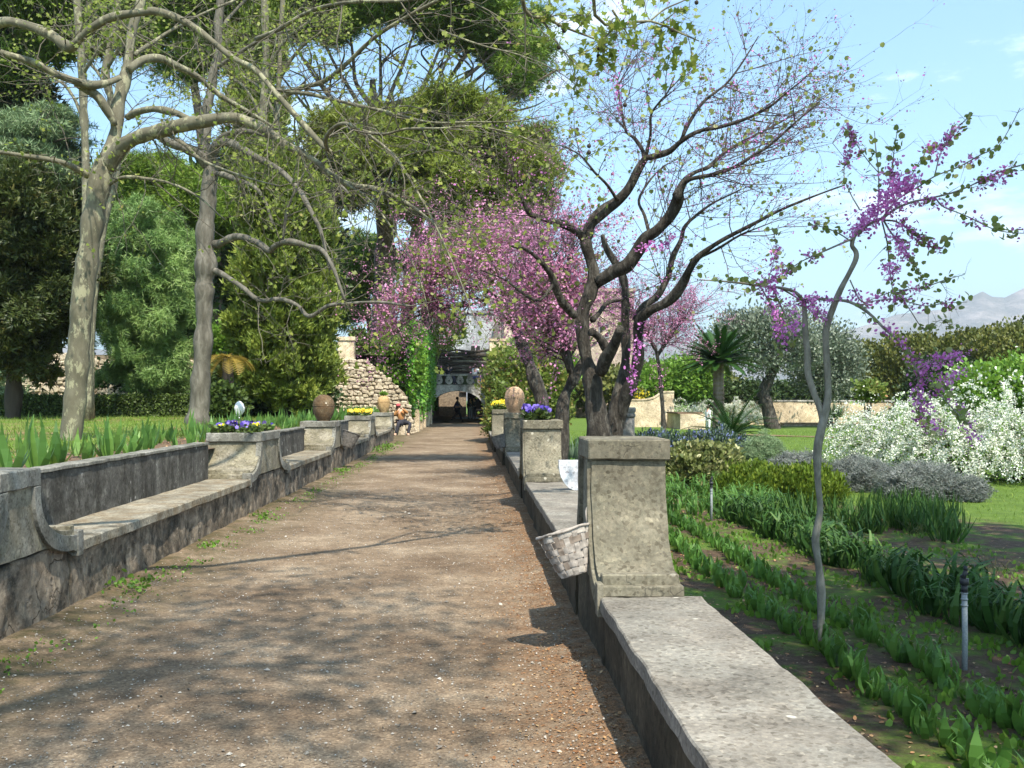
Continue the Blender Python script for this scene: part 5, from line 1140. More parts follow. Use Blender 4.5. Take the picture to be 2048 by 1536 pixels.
# small palm with yellow fronds
def fan(t, org, n, L, mat, el0, el1, leaflets=16, wid=.10, droop=.6, lw=.035, az=None):
    for k in range(n):
        a = 2*math.pi*k/n + random.random()*.4 if az is None else az[k]; el = el0 + (el1-el0)*random.random(); Lk = L*(.85+.3*random.random())
        m = 10; pts = []; d = V3([math.cos(a)*math.cos(el), math.sin(a)*math.cos(el), math.sin(el)]); p = V3([0,0,0.])
        for i in range(m+1): pts.append(p.copy()); d = unit(d + V3([0,0,-droop/m])); p = p + d*Lk/m
        b = MB(); b.tube(pts, [.018*(1-.8*i/m)+.003 for i in range(m+1)], 3); vs = []; fs = []
        for i in range(1, leaflets+1):
            u = i/leaflets*(m-.01); j = int(u); q = pts[j] + (pts[j+1]-pts[j])*(u-j); tg = unit(pts[j+1]-pts[j]); s = unit(np.cross(tg, [0,0,1.]) + 1e-6); upv = np.cross(s, tg)
            l = wid*math.sin(math.pi*min(.97, .12+.85*i/leaflets))**.6
            for sg in (-1, 1):
                e = q + (s*sg*.85 + tg*.55 + upv*.18)*l; bb = len(vs); vs += [q - tg*lw*.5, q + tg*lw*.5, e]; fs.append((bb, bb+1, bb+2))
        b.add(vs, fs); b.build('frond', mat, t, (0, 0, org) if not isinstance(org, tuple) else org)
t = empty('palm', P(456, 840, 33), 'small palm with yellowing feathered fronds left of the cypress', 'palm')
hz = (840-716)*33/F; b = MB(); b.tube([(0,0,-.2),(0,0,hz*.5),(0,0,hz)], [.22,.2,.17], 12); b.build('trunk', M['darkbark'], t)
fan(t, (0,0,hz), 15, 1.0, M['yellowfrond'], .0, .9, 14, .30, 1.9, .05)

# ------------------------------------------------------------------ iris bed
def clump_mesh(name, tmpl, n, rad, size, lean, mat, seed, wide=1.0, sizev=.35):
    r = np.random.default_rng(seed); a = r.random(n)*2*math.pi; rr = rad*np.sqrt(r.random(n)); pos = np.stack([rr*np.cos(a), rr*np.sin(a), np.full(n, -.02)], 1)
    out = np.stack([np.cos(a), np.sin(a), np.zeros(n)], 1); D = unit(out*lean*(.3+r.random((n,1))) + V3([0,0,1]) + .12*r.normal(size=(n,3)))
    global R; keep = R; R = r; X, Y, Z = frames(D, -out + .3*r.normal(size=(n,3)))
    s = size*(1-sizev+2*sizev*r.random(n)); S = np.stack([s, s*wide, s], 1); o = scatter(name, *tmpl, pos, X, Y, Z, S, mat, None, (0,0,0)); R = keep
    me = o.data; bpy.data.objects.remove(o); return me
iris = [clump_mesh('iris_plant', T_BLADE, 10, .06, .34, .75, M['iris'], 40+i, 2.0) for i in range(5)]
lab_i = 'clump of sword-leaved irises along the top of the left wall'
pts = []
y = 6.5
while y < 44:
    for row in range(2):
        x = -3.86 - row*.55 - .22*random.random(); yy = y + .3*random.random()
        if yy < 43.6: pts.append((x, yy))
    y += .58
pts.sort(key=lambda p: p[1]); k0 = 0
rest_pts = []
for i, (x, yy) in enumerate(pts):
    if i < 104:
        o = link('iris_clump', iris[i % 5], None, None, (x, yy, .93)); o.rotation_euler = (0, 0, random.random()*6.28); s = .5 + .55*random.random(); o.scale = (s, s, s*(.9+.35*random.random()))
        tag(o, lab_i, 'iris', 'irises behind the left benches')
    else: rest_pts.append((x, yy))
n = len(rest_pts)*16; q = np.repeat(np.array(rest_pts), 16, 0); pos = np.stack([q[:,0]+.15*R.normal(size=n), q[:,1]+.15*R.normal(size=n), np.full(n, .92)], 1)
D = unit(V3([0,0,1]) + .3*R.normal(size=(n,3))); X, Y, Z = frames(D); s_ = .36*(.7+.6*R.random(n))
stuff(scatter('iris_foliage', *T_BLADE, pos, X, Y, Z, np.stack([s_, s_*1.3, s_], 1), M['iris'], None, (-4,38,.9)))
# ------------------------------------------------------------------ grass
def grass(name, n, fx, fy, fz, size, mat, org, keep=None, tmpl=T_THIN, w=1.0):
    x = fx(R.random(n)); y = fy(R.random(n))
    if keep is not None: k = keep(x, y); x = x[k]; y = y[k]
    n = len(x); z = np.array([fz(a, b) for a, b in zip(x, y)])-.005; D = unit(V3([0,0,1]) + .45*R.normal(size=(n,3))); X, Y, Z = frames(D)
    s = size*(.5+R.random(n)); return stuff(scatter(name, *tmpl, np.stack([x, y, z], 1), X, Y, Z, np.stack([s, s*w, s], 1), mat, None, org))
grass('lawn_grass', 34000, lambda u: -4.8-18*u**1.4, lambda u: 9+31*u, lambda a, b: .92, .09, M['grass'], (-8,20,.9), w=2.2)
edgef = lambda x, y: (x + .55*y) > 17.4
grass('lawn_grass', 42000, lambda u: 2+24*u, lambda u: 14+36*u, garden_h, .085, M['grass'], (10,25,-.4), keep=edgef, w=2.6)
def moss(x, y):
    return np.array([noise.noise(Vector((a*1.1, b*1.1, 7))) > -.02 for a, b in zip(x, y)])
grass('low_weeds', 13000, lambda u: 1.35+5.5*u**1.5, lambda u: 3.6+14*u**1.3, garden_h, .055, M['weed'], (3,8,-.4), keep=moss, tmpl=T_OVAL)
grass('verge_grass', 9000, lambda u: 1.33+.55*u, lambda u: 3.6+17*u, garden_h, .11, M['weed'], (1.6,8,-.4), keep=moss, w=2.0)
# weeds, moss tufts at the foot of the left wall; ivy sprig on the right wall
for (wx, wy, s, lab) in [(-2.73,8.05,1.3,'bright leafy weed at the foot of the nearest full bench'), (-2.72,12.9,1.0,'low weed at the foot of the broad pansy pier'), (-2.76,21.0,1.4,'weed tuft at the foot of the dark urn pier'),
                    (-2.74,29.2,2.2,'tall weeds at the foot of the yellow pansy pier'), (-2.7,31.5,2.0,'weeds at the foot of the farthest bench'), (-2.74,10.3,.8,'small weed under the middle of the nearest full bench')]:
    n = int(70*s); pos = V3([0,0,.01]) + R.normal(size=(n,3))*V3([.07,.12,.02])*s; pos[:,2] = abs(pos[:,2]) + .05*s*R.random(n); X, Y, Z = frames(unit(rand_dirs(n) + V3([.2,-.1,.5])))
    tag(scatter('weed_tuft', *T_OVAL, pos, X, Y, Z, .035*s**.5*(.6+.8*R.random(n)), M['weed'], None, (0,0,0)), lab, 'weed').location = (wx, wy, .02); stuff(COL.objects[-1])
n = 3500; x = -2.72 + .30*R.random(n)**2; y = 5+32*R.random(n); pos = np.stack([x, y, .02+.03*R.random(n)], 1); X, Y, Z = frames(unit(rand_dirs(n)+V3([0,0,.6])))
k = moss(x*3, y*2); stuff(scatter('edge_weeds', *T_OVAL, pos[k], X[k], Y[k], Z[k], .022*(.5+R.random(k.sum())), M['weed'], None, (-2.7,15,0)))
# gravel, petals, litter
def flat_bits(name, n, xs, ys, zf, size, mat, org, thick=False):
    pos = np.stack([xs, ys, np.array([zf(a, b) for a, b in zip(xs, ys)]) + .006], 1); X = unit(np.stack([R.normal(size=n), R.normal(size=n), .25*R.normal(size=n)], 1)); X, Y, Z = frames(X, V3([0,0,1]) + .4*rand_dirs(n))
    return stuff(scatter(name, *T_OCT if thick else T_OVAL, pos, X, Y, Z, size*(.4+1.1*R.random(n)**2), mat, None, org))
T_OCT = ([(-.5,0,0),(.5,0,0),(0,-.35,0),(0,.35,0),(0,0,-.25),(0,0,.3)], [(0,2,5),(2,1,5),(1,3,5),(3,0,5)])
n = 26000; ys = 3.2 + 22*R.random(n)**1.7; xs = -2.85 + 3.5*R.random(n); flat_bits('loose_gravel', n, xs, ys, path_h, .013, M['pebble'], (-1,8,0), True)
n = 500; ys = 4 + 20*R.random(n)**1.4; xs = -2.8 + 3.4*R.random(n); flat_bits('larger_pebbles', n, xs, ys, path_h, .03, M['pebble'], (-1,8,0), True)
n = 9000; ys = 3.0 + 28*R.random(n)**1.5; xs = .70 - abs(R.normal(size=n))*.30; k = xs > -.6; xs = xs[k]; ys = ys[k]; flat_bits('leaf_litter', len(xs), xs, ys, path_h, .016, M['litter'], (.5,10,0))
n = 9000; ys = 3.5 + 16*R.random(n)**1.3; xs = 1.35 + 6*R.random(n)**1.3; flat_bits('soil_litter', n, xs, ys, garden_h, .028, M['litter'], (3,10,-.4))
n = 5000; ys = 6.5 + 36*R.random(n)**1.3; xs = -3.6 - 1.6*R.random(n); flat_bits('soil_litter', n, xs, ys, lambda a, b: .93, .03, M['litter'], (-4,10,.9))

# ------------------------------------------------------------------ flower rows in the garden
rowm = [clump_mesh('strap_plant', T_BROAD, 11, .05, .20, .8, M['rowleaf'], 60+i, .72, sizev=.35) for i in range(6)]
cnt = 0
for X0, lab in ((2.74, 'broad-leaved plant in the row nearest the low right wall'), (3.30, 'broad-leaved plant in the second row, beyond the young redbud')):
    y = 4.4
    while y < 18.5:
        x = X0 + .06*random.uniform(-1, 1) + .03*math.sin(y)
        o = link('row_plant', rowm[cnt % 6], None, None, (x, y, garden_h(x, y))); s = .75 + .5*random.random(); o.scale = (s, s, s*(.9+.3*random.random())); o.rotation_euler = (0, 0, random.random()*6.28)
        tag(o, lab, 'plant', 'broad-leaved plants in two rows' + (' near' if X0 < 3 else ' far')); cnt += 1; y += .17 + .06*random.random()
agm = [clump_mesh('arching_plant', T_ARCH, 34, .13, .50, .9, M['agap'], 80+i, 1.0) for i in range(5)]
cnt = 0; y = 6.4
while y < 17:
    for dx in ((0,) if random.random() < .55 else (0, .40)):
        x = 4.42 + dx + .15*random.uniform(-1, 1); yy = y + random.uniform(-.1, .1)
        o = link('arching_plant', agm[cnt % 5], None, None, (x, yy, garden_h(x, yy))); s = .75 + .4*random.random(); o.scale = (s,)*3; o.rotation_euler = (0, 0, random.random()*6.28)
        tag(o, 'dark clump of arching strap leaves in the row behind the sprinkler', 'plant', 'arching strap-leaved clumps'); cnt += 1
    y += .36
tgm = [clump_mesh('tall_grass_plant', T_THIN, 60, .20, .44, .6, M['agap'], 90+i, 1.3) for i in range(4)]
cnt = 0
for i in range(34):
    y = 14.2 + 3.2*random.random(); x = 4.9 + .2*(y-14) + 2.6*random.random() - .2*(18-y)
    o = link('tall_grass', tgm[cnt % 4], None, None, (x, y, garden_h(x, y))); s = .7 + .5*random.random(); o.scale = (s,)*3
    tag(o, 'tuft of tall narrow grassy leaves between heather and strap-leaved row', 'grass tuft', 'tall grassy tufts'); cnt += 1
nar = [clump_mesh('leafy_clump', T_ARCH, 26, .14, .42, .6, M['rowleaf'], 95+i, .8) for i in range(4)]
for i in range(80):
    y = 16.8 + 7.5*random.random(); x = (1335-CX)*y/F + random.random()*(1.2 + .12*(24-y)*0 + .9)
    o = link('leafy_clump', nar[i % 4], None, None, (x, y, garden_h(x, y))); s = .7 + .6*random.random(); o.scale = (s,)*3
    tag(o, 'green strap-leaved clump massed just beyond the nearest pier', 'plant', 'strap-leaved clumps beyond the nearest pier')
# bare dark stems in the shaded bed
for i, (px, py, z) in enumerate([(1835,1075,14.3),(1985,1160,11)]):
    q = P(px, py, z); q[2] = garden_h(q[0], z); n = 90; pos = V3([0,0,0]) + R.normal(size=(n,3))*V3([.1,.1,.0]); pos[:,2] = .03+.16*R.random(n); X, Y, Z = frames(unit(rand_dirs(n)*.6+V3([0,0,1])))
    tag(scatter('bare_stem_plant', *T_THIN, pos, X, Y, Z, .12*(.5+R.random(n)), M['darkcon'], None, (0,0,0)), ('small dark leafless plant in bare soil beyond the tall grassy tufts', 'small dark leafless plant at the right edge, behind the sprinkler post')[i], 'plant', 'brown leafless plants').location = q

# ------------------------------------------------------------------ shrubs of the right garden
def mound(name, label, cx, cy, z, rx, h, n, size, tmpl, mat, cat='shrub', ry=None, up=1.0, group=None, flowers=None, per=8, cs=.05, lump=.3):
    """dome of foliage standing on the ground: cx,cy = px of its foot centre"""
    x = (cx-CX)*z/F; g = garden_h(x, z); rpx = rx; hpx = h*F/z; py = CY + (EYE-g)*F/z
    return bush(name, label, [(cx, py-hpx*.42, rpx, hpx*.6, 0, ry or rpx*z/F*.8)], z, n//per, per, cs, tmpl, size, mat, cat, group, 5, up=up, lump=lump, flowers=flowers, shell=.55, base=g)
mound('heather_mound', 'long yellow-green feathery mound behind the small sprinkler post', 1520, 1000, 20, 75, .66, 15000, .075, T_LEAF, M['heather'], up=1.6, group='yellow-green feathery mounds')
mound('heather_mound', 'yellow-green feathery mound just behind the young redbud trunk', 1618, 1000, 19.6, 66, .66, 13000, .075, T_LEAF, M['heather'], up=1.6, group='yellow-green feathery mounds')
mound('lavender_bush', 'grey lavender bush, largest, left of the last small one', 1832, 1010, 20, 78, .70, 12000, .085, T_TUFT[:2], M['lavender'], up=1.5, group='grey lavender bushes', per=4)
mound('lavender_bush', 'grey lavender bush right of the young redbud, left of the largest', 1715, 985, 22, 66, .68, 9000, .085, T_TUFT[:2], M['lavender'], up=1.5, group='grey lavender bushes', per=4)
mound('lavender_bush', 'small round lavender bush standing last and alone on the lawn edge', 1936, 1008, 19.6, 34, .45, 4000, .08, T_TUFT[:2], M['lavender'], up=1.5, group='grey lavender bushes', per=4)
mound('lavender_bush', 'greenish grey lavender bush left of the young redbud trunk', 1598, 955, 25, 52, .6, 7000, .09, T_TUFT[:2], M['lavender'], up=1.5, group='grey lavender bushes', per=4)
mound('santolina_mound', 'pale silvery green round mound beside the blue-flowered shrub', 1525, 945, 27, 46, .95, 7000, .085, T_TUFT[:2], M['santolina'], up=1.2, per=4)
mound('variegated_shrub', 'cream and green variegated shrub above the strap-leaved clumps', 1395, 965, 23, 92, .95, 9000, .10, T_OVAL, M['variegated'], up=.4)
mound('rosemary_shrub', 'blue-flowered dark shrub below the low cycad, right one', 1420, 935, 29, 80, 1.0, 12000, .085, T_LEAF, M['bluish'], up=.8, group='blue-flowered shrubs')
mound('rosemary_shrub', 'darker blue-flowered shrub beside the round stone column', 1310, 935, 28, 60, 1.0, 8000, .085, T_LEAF, M['bluish'], up=.8, group='blue-flowered shrubs')
mound('green_shrub', 'small green shrub below the redbud fork, behind the violets pier', 1150, 905, 26, 28, .8, 3000, .09, T_OVAL, M['weed'], up=.5)
mound('green_shrub', 'bright low shrub at the foot of the old redbud', 1138, 960, 21, 40, .6, 3500, .09, T_OVAL, M['weed'], up=.5)
# white spirea bushes
def spirea(label, cx, foot_z, w, h, nf, asym=0):
    z = foot_z; x = (cx-CX)*z/F; g = garden_h(x, z); py0 = CY + (EYE-g)*F/z; hp = h*F/z
    t = empty('spirea_bush', (x, z, g), label, 'bush', 'white spirea bushes'); og = V3([x, z, g]); rng = np.random.default_rng(int(cx)); nf = nf * .62
    st = MB(og); pos = []; dirs = []
    for k in range(int(nf)):
        a = rng.random()*2*math.pi; el = .75 + .7*rng.random(); d = V3([math.cos(a)*math.cos(el), math.sin(a)*math.cos(el)*.9, math.sin(el)]); L = h*(1.0+.7*rng.random()); m = 12; p = og + V3([.12*math.cos(a), .12*math.sin(a), 0]); pts = [p.copy()]
        sc_ = w*z/F/h
        for i in range(m):
            d = unit(d + V3([d[0]*.25*sc_, d[1]*.2, -.32*(i/m)*1.6])); p = p + d*L/m*V3([.66+.12*sc_, .9, 1]); pts.append(p.copy())
            if i > 3 and p[2] > g + .05:
                for _ in range(13 if (k % 3) else 1): pos.append(p - d*L/m*rng.random() + rng.normal(size=3)*.022); dirs.append(rng.normal(size=3))
            if p[2] < g + .1: break
        if k % 2 == 0: st.tube(pts[:8], [.014*(1-.08*i) for i in range(len(pts[:8]))], 3, False)
    st.build('stems', M['darkbark'], t)
    pos = np.array(pos); k = len(pos); per = 2
    q = np.repeat(pos, per, 0) + R.normal(size=(k*per,3))*.03; X, Y, Z = frames(rand_dirs(k*per)); stuff(scatter('white_flowers', *T_KITE, q, X, Y, Z, .052*(.6+.7*R.random(k*per)), M['white'], t, tuple(og)))
    q = pos[R.random(k) < .45] + R.normal(size=((R.random(k) < .8).sum()*0+1,3))*.0; q = q + R.normal(size=q.shape)*.05 + V3([0,.06,-.05]); X, Y, Z = frames(rand_dirs(len(q))); stuff(scatter('leaves', *T_KITE, q, X, Y, Z, .065*(.6+.7*R.random(len(q))), M['brightleaf'], t, tuple(og)))
spirea('white spirea bush nearest the young redbud, arching to the lawn', 1800, 28.0, 95, 2.5, 330)
spirea('white spirea bush with dark gaps under its arching sprays, in the middle', 1915, 25.5, 85, 2.3, 300)
spirea('white spirea bush cut by the right edge, sprays touching the grass', 2035, 24.5, 85, 2.5, 300)
spirea('small white spirea beside the swept cream wall', 1385, 60, 32, 1.9, 150)
spirea('distant white spirea behind the palm trunk', 1485, 60, 34, 2.1, 150)
bush('green_bush', 'bright green bush behind the white spireas at the right edge', [(2015,765,56,46,0,1.5),(1940,775,50,40,0,1.3),(2050,800,40,60)], 31, 1000, 9, .12, T_KITE, .13, M['brightleaf'], flowers=(M['white'], 160, 6, .08))
bush('red_shrub', 'small dull red shrub peeping over the spirea', [(1736,782,22,14,0,.6)], 33, 150, 8, .08, T_OVAL, .12, M['photinia'])
# hedge-like clipped oaks
for i, (ells, z, lab, nn) in enumerate([([(1960,735,110,72,0,5),(2048,725,90,75,0,5),(2110,740,80,80,0,5)], 60, 'broad clipped dark green dome at the right edge, tallest of the domes', 5200), ([(1815,755,82,85,0,4.5),(1790,790,90,60,0,4)], 66, 'rounded clipped dome in the middle of the dark domes', 3200), ([(1725,755,55,66,0,4),(1700,770,50,60,0,4)], 72, 'smaller yellowish clipped dome beside the olive', 2000),
                         ([(1890,775,60,60,0,4),(1900,800,80,40,0,4)], 58, 'dark evergreen mass between the clipped domes and the spireas', 1800)]):
    bush('clipped_oak', lab, ells, z, nn, 9, .2, T_KITE, .20, M['holm'] if i < 3 else M['darkleaf'], 'tree', 'clipped evergreen domes', 5, up=.8, lump=.10, shell=.75)
# olive trees
def olive(label, cx, base_z, trunk, ells, nn):
    t = empty('olive_tree', P(trunk[0][0], trunk[0][1], base_z), label, 'tree', 'olive trees'); og = V3(t.location)
    L = limb_pts(trunk, base_z, wob=.8); b = MB(og); b.tube(L[:, :3], L[:, 3], 10); b.build('trunk', M['redbud'], t)
    tx_, ty_ = trunk[-1][0], trunk[-1][1]
    for e in ells[:6]:
        q = limb_pts([(tx_, ty_, 5), ((tx_+e[0])/2, (ty_+e[1])/2+8, 3.5), (e[0], e[1], 1.5)], base_z, 0, random.uniform(-1.5, 1.5)); b = MB(og); b.tube(q[:, :3], q[:, 3], 6); b.build('branch', M['redbud'], t)
    crown('crown', t, ells, base_z, nn, 10, .22, T_LEAF, .17, M['olive'], tuple(og), up=.6, shell=.2, lump=.4)
olive('old olive tree with gnarled leaning trunk before the grey garden wall', 1540, 54, [(1548,858,16),(1540,830,13),(1532,800,12),(1530,770,11),(1545,745,9),(1560,725,7)], [(1480,670,70,40,0,2.5),(1560,660,70,46,0,2.5),(1440,700,50,30,0,2),(1520,720,60,30,0,2),(1600,700,50,40,0,2),(1500,650,50,28,0,2)], 1900)
olive('second olive tree with smaller crown right of the young redbud', 1650, 57, [(1660,855,9),(1655,820,8),(1650,780,7)], [(1650,690,52,44,0,2.4),(1685,730,40,44,0,2),(1620,730,46,44,0,2),(1650,770,50,30,0,2)], 1700)
# palms and spiky plants
t = empty('cycad_palm', (P(1437,890,42)[0], 42, garden_h(11, 42)), 'cycad palm with stout ringed trunk and round head of stiff green fronds', 'palm'); gz = t.location.z
hz = EYE-(722-CY)*42/F-gz; b = MB(); pr = []
for i in range(34):
    z = hz*i/33; pr.append((.24-.05*(i/33)+(.035 if i % 2 else 0), z))
b.lathe(pr, n=18); roughen(b.build('trunk', M['pinebark'], t), .02, 5, 0)
fan(t, (0,0,hz-.08), 84, 1.75, M['cycad'], .02, 1.15, 40, .26, .6, .07)
t = empty('low_cycad', (P(1462,895,35)[0], 35, garden_h(9, 35)), 'trunkless cycad with a wide fountain of fronds, some browning', 'palm')
b = MB(); b.lathe([(.2,-.1),(.24,.1),(.18,.3)], n=14); b.build('stump', M['pinebark'], t)
fan(t, (0,0,.45), 52, 1.9, M['cycad'], .15, 1.3, 30, .18, 1.0, .05); fan(t, (0,0,.2), 10, 1.2, M['yellowfrond'], .05, .5, 26, .16, .9, .04, az=[-.9+.12*i for i in range(10)])
def spiky(cx, z, L, n, label, g=None, mat='yucca', lift=0):
    x = (cx-CX)*z/F; g = garden_h(x, z) if g is None else g; t = empty('yucca', (x, z, g), label, 'yucca', 'spiky yuccas')
    D = rand_dirs(n); D[:,2] = abs(D[:,2])*.9 + .05; D = unit(D); X, Y, Z = frames(D, V3([0,0,1]) + .2*rand_dirs(n)); s = L*(.75+.35*R.random(n))
    stuff(scatter('spikes', *T_BLADE, np.zeros((n,3)) + V3([0,0,lift]), X, Y, Z, np.stack([s, s*.55, s], 1), M[mat], t))
    b = MB(); b.tube([(0,0,-.1),(0,0,lift+.05)], [.10,.08], 8); b.build('stem', M['darkbark'], t)
spiky(1672, 55, .95, 170, 'grey-green spiky yucca ball at the end of the grey garden wall', lift=.55)
spiky(1148, 22, .85, 130, 'long-leaved spiky yucca behind the forked redbud trunks', lift=.35)
spiky(1105, 26, .7, 90, 'smaller spiky yucca left of the forked redbud trunks', lift=.3)
bush('bamboo_clump', 'bright green leafy clump left of the small spirea, behind the cream wall', [(1320,765,56,36,0,2),(1290,775,40,30,0,2),(1360,752,36,34,0,2)], 64, 1300, 9, .2, T_LEAF, .24, M['brightleaf'], base=-.1, group='bright green leafy clumps')
bush('bamboo_clump', 'bright green leafy clump directly left of the palm trunk', [(1402,752,30,40,0,2),(1390,775,30,24,0,2)], 62, 800, 9, .2, T_LEAF, .24, M['brightleaf'], base=-.1, group='bright green leafy clumps')
bush('yellow_flowers', 'yellow flowering plants along the cream wall top', [(1272,790,18,10,0,.5)], 58.5, 90, 8, .12, T_OVAL, .12, M['hedge'], 'flowers', base=0, flowers=(M['pansy_yellow'], 50, 5, .12))
bush('dark_shrub', 'dark shade shrubs between spirea and palm trunk', [(1420,785,40,28,0,2),(1500,790,50,24,0,2),(1580,790,90,22,2,2),(1680,790,60,24,4,2)], 63.5, 1500, 9, .2, T_KITE, .22, M['darkleaf'], base=-.1)
bush('tree_belt', 'muted green tree belt on the slope beyond the garden', [(1250,770,120,26,0,5),(1380,770,100,22,0,5),(1120,770,80,26,0,5)], 88, 1500, 9, .4, T_KITE, .4, M['holm'], 'trees', base=-.5)
# photinia and green bush right of the path end
bush('photinia_bush', 'big photinia bush with reddish young leaves overhanging the path end', [(1042,800,66,74,0,2.2),(1018,745,40,46,0,1.6),(1080,755,52,56,0,2),(1095,820,40,46,0,1.6),(1000,835,24,46,-1,1)], 37, 3600, 11, .12, T_KITE, .13, M['photinia'], base=0, zmin=.02, lump=.4)
bush('green_bush', 'light green bush behind the leaning redbud stem', [(1075,705,46,40,0,2),(1110,745,40,44,0,2)], 50, 900, 10, .2, T_KITE, .2, M['brightleaf'], base=0)
bush('green_bush', 'yellow-green hanging bush on the far side of the pergola', [(885,660,50,40,0,2),(850,690,22,26,0,1)], 64, 420, 9, .2, T_LEAF, .22, M['planeleaf'], base=3.5, zmin=1)

# ------------------------------------------------------------------ redbuds
z3 = 14.0
t = empty('redbud_tree', (P(1198,1085,z3)[0], z3, garden_h(1.8, z3)), 'old dark-barked redbud with twisting trunks, fanning bare twigs to the right', 'tree', 'redbud trees')
Ls = []
def add3(pts, a=0, b_=0, wob=.5): add(pts, a, b_, z=z3, wob=wob)
add3([(1205,1110,33.60),(1204,1000,28.56),(1202,900,24.36),(1196,830,22.68),(1185,770,18.90),(1172,720,15.12),(1166,660,15.12),(1168,620,14.28),(1182,585,13.86),(1188,550,12.60),(1182,520,11.34),(1172,490,11.76),(1170,470,10.92)], 0, 0, .35)
add3([(1222,1100,20.16),(1228,900,16.80),(1231,810,14.28),(1245,760,10.92),(1252,710,9.66),(1252,660,10.08),(1250,610,9.24),(1246,565,8.40),(1232,530,7.56),(1214,497,6.72),(1205,470,4.20)], .5, .8)
add3([(1232,860,13.44),(1250,800,12.60),(1266,755,11.76),(1276,700,10.50),(1280,650,10.08),(1296,625,10.08),(1330,606,9.66),(1352,585,10.08),(1368,560,10.08),(1378,540,7.56),(1395,515,5.88),(1440,482,4.62),(1500,450,3.78),(1560,420,2.94),(1630,392,2.10),(1690,370,1.26)], .6, -1.5)
NT = 3
add3([(1172,475,12),(1180,445,11.5),(1208,418,11),(1237,398,9.5),(1262,372,9),(1280,335,8),(1291,316,7)], 0, -.3)
add3([(1291,318,6),(1284,297,4),(1268,276,3.2),(1251,262,2.6),(1242,220,2),(1236,170,1.5),(1234,150,.8)], -.3, .3)
add3([(1291,318,5),(1301,270,3),(1302,230,2.4),(1318,205,2),(1335,185,1.6),(1350,150,.8)], -.3, -.8)
add3([(1291,315,6.5),(1318,308,6),(1341,300,5.5),(1362,282,5),(1397,262,4.5),(1441,253,3.8),(1490,238,3.2),(1536,216,2.6),(1580,180,1.8),(1622,145,1)], -.3, -1.2)
add3([(1361,283,4),(1377,247,3.6),(1404,207,3.2),(1430,185,2.8),(1454,166,2.4),(1485,125,1.8),(1517,72,1)], -.6, -.4)
add3([(1176,480,9),(1150,462,8),(1124,448,7.5),(1091,437,7),(1068,430,6),(1057,424,5),(1040,390,3),(1020,340,2)], 0, -.6)
add3([(1190,565,15),(1208,556,14),(1232,540,14.5),(1254,528,14),(1274,502,13.5),(1294,472,13),(1315,458,12.5),(1340,432,12),(1352,405,11),(1354,386,9)], 0, -.8)
add3([(1352,400,8),(1365,372,6),(1376,360,5.5),(1400,354,5),(1424,350,4.6),(1450,342,4),(1476,330,3.6),(1505,312,3.2),(1540,290,2.6),(1590,245,1.8),(1640,205,1)], -.8, -1.6)
add3([(1350,392,7),(1366,362,5),(1390,345,4.5),(1418,333,4),(1450,304,3.4),(1500,275,2.8),(1560,245,2),(1610,215,1.2)], -.8, .2)
add3([(1150,632,8),(1136,617,8),(1125,604,8),(1112,578,7.5),(1104,554,6.5),(1092,535,5),(1078,520,4),(1052,500,3.2),(1020,492,2)], -.1, -1)
add3([(1200,745,12),(1208,720,12),(1222,700,11),(1234,680,10),(1243,655,7)], -.2, -.8)
add3([(1212,700,8),(1200,678,8),(1190,668,8),(1182,664,9)], -.2, -.4)
add3([(1272,640,8),(1290,612,7.5),(1312,596,7.5),(1328,570,7),(1338,548,6.5),(1346,515,5.5),(1362,480,4.5),(1372,450,3.5),(1420,410,2.5),(1480,380,1.5)], .2, .6)
add3([(1185,640,7),(1200,625,5),(1216,606,4),(1245,600,3)], 0, .5)
add3([(1105,570,4),(1080,600,3.2),(1050,590,2.6),(1010,560,2),(960,540,1.2)], -.6, -1.2)
add3([(1236,400,4),(1215,370,3),(1190,345,2.4),(1160,310,1.8),(1120,290,1)], -.2, -1)
add3([(1300,468,5),(1290,430,3.6),(1278,400,2.8),(1300,360,2),(1330,330,1.4)], -.3, .6)
add3([(1384,520,4),(1430,500,3),(1480,470,2.2),(1530,450,1.2)], -.5, -1.6)
tips = bare_tree(t, Ls, M['redbud'], M['redtwig'], 51, 225, 1.05, 2, V3([.30,0,.30]), .007, trunk_idx=NT, start=.3, kids=(2,4), wig=.25, gather=True, wts=[.6,1.6,1.6,1.7,1.4,1.0,.7,1.5,1.5,1.0,.2,.2,1.6,.6,.8,1.0,1,1.4])
leaves_on(t, 'buds', tips, .34, 1, .024, T_KITE, M['bud'], .02, .1)
leaves_on(t, 'blossom', tips, .035, 3, .028, T_OVAL, M['blossom_rich'], .03, .1)
leaves_on(t, 'young_leaves', tips, .05, 1, .05, T_ROUND, M['budleaf'], .03, .3)
rng = np.random.default_rng(77)
def blossom_sprays(t, pts, n, z, mat, size, rad, seed=1):
    """flowers crowded along traced sprays"""
    r = np.random.default_rng(seed); P0 = []
    for line in pts:
        L = limb_pts([(a, b, 1) for a, b in line], z, r.uniform(-.3,.3), r.uniform(-.3,.3), 6)[:, :3]
        for _ in range(n): i = r.integers(0, len(L)-1); P0.append(L[i] + (L[i+1]-L[i])*r.random() + r.normal(size=3)*rad)
    pos = np.array(P0); X, Y, Z = frames(rand_dirs(len(pos))); return stuff(scatter('blossom', *T_OVAL, pos, X, Y, Z, size*(.6+.8*R.random(len(pos))), mat, t, tuple(t.location)))
blossom_sprays(t, [[(1290,640),(1275,690),(1270,740),(1262,790)],[(1262,770),(1268,720),(1280,680)],[(1310,500),(1335,488),(1345,470)],[(1232,150),(1236,190),(1240,230)],[(1280,500),(1300,490),(1330,500)]], 70, z3-.6, M['blossom_rich'], .038, .035, 5)
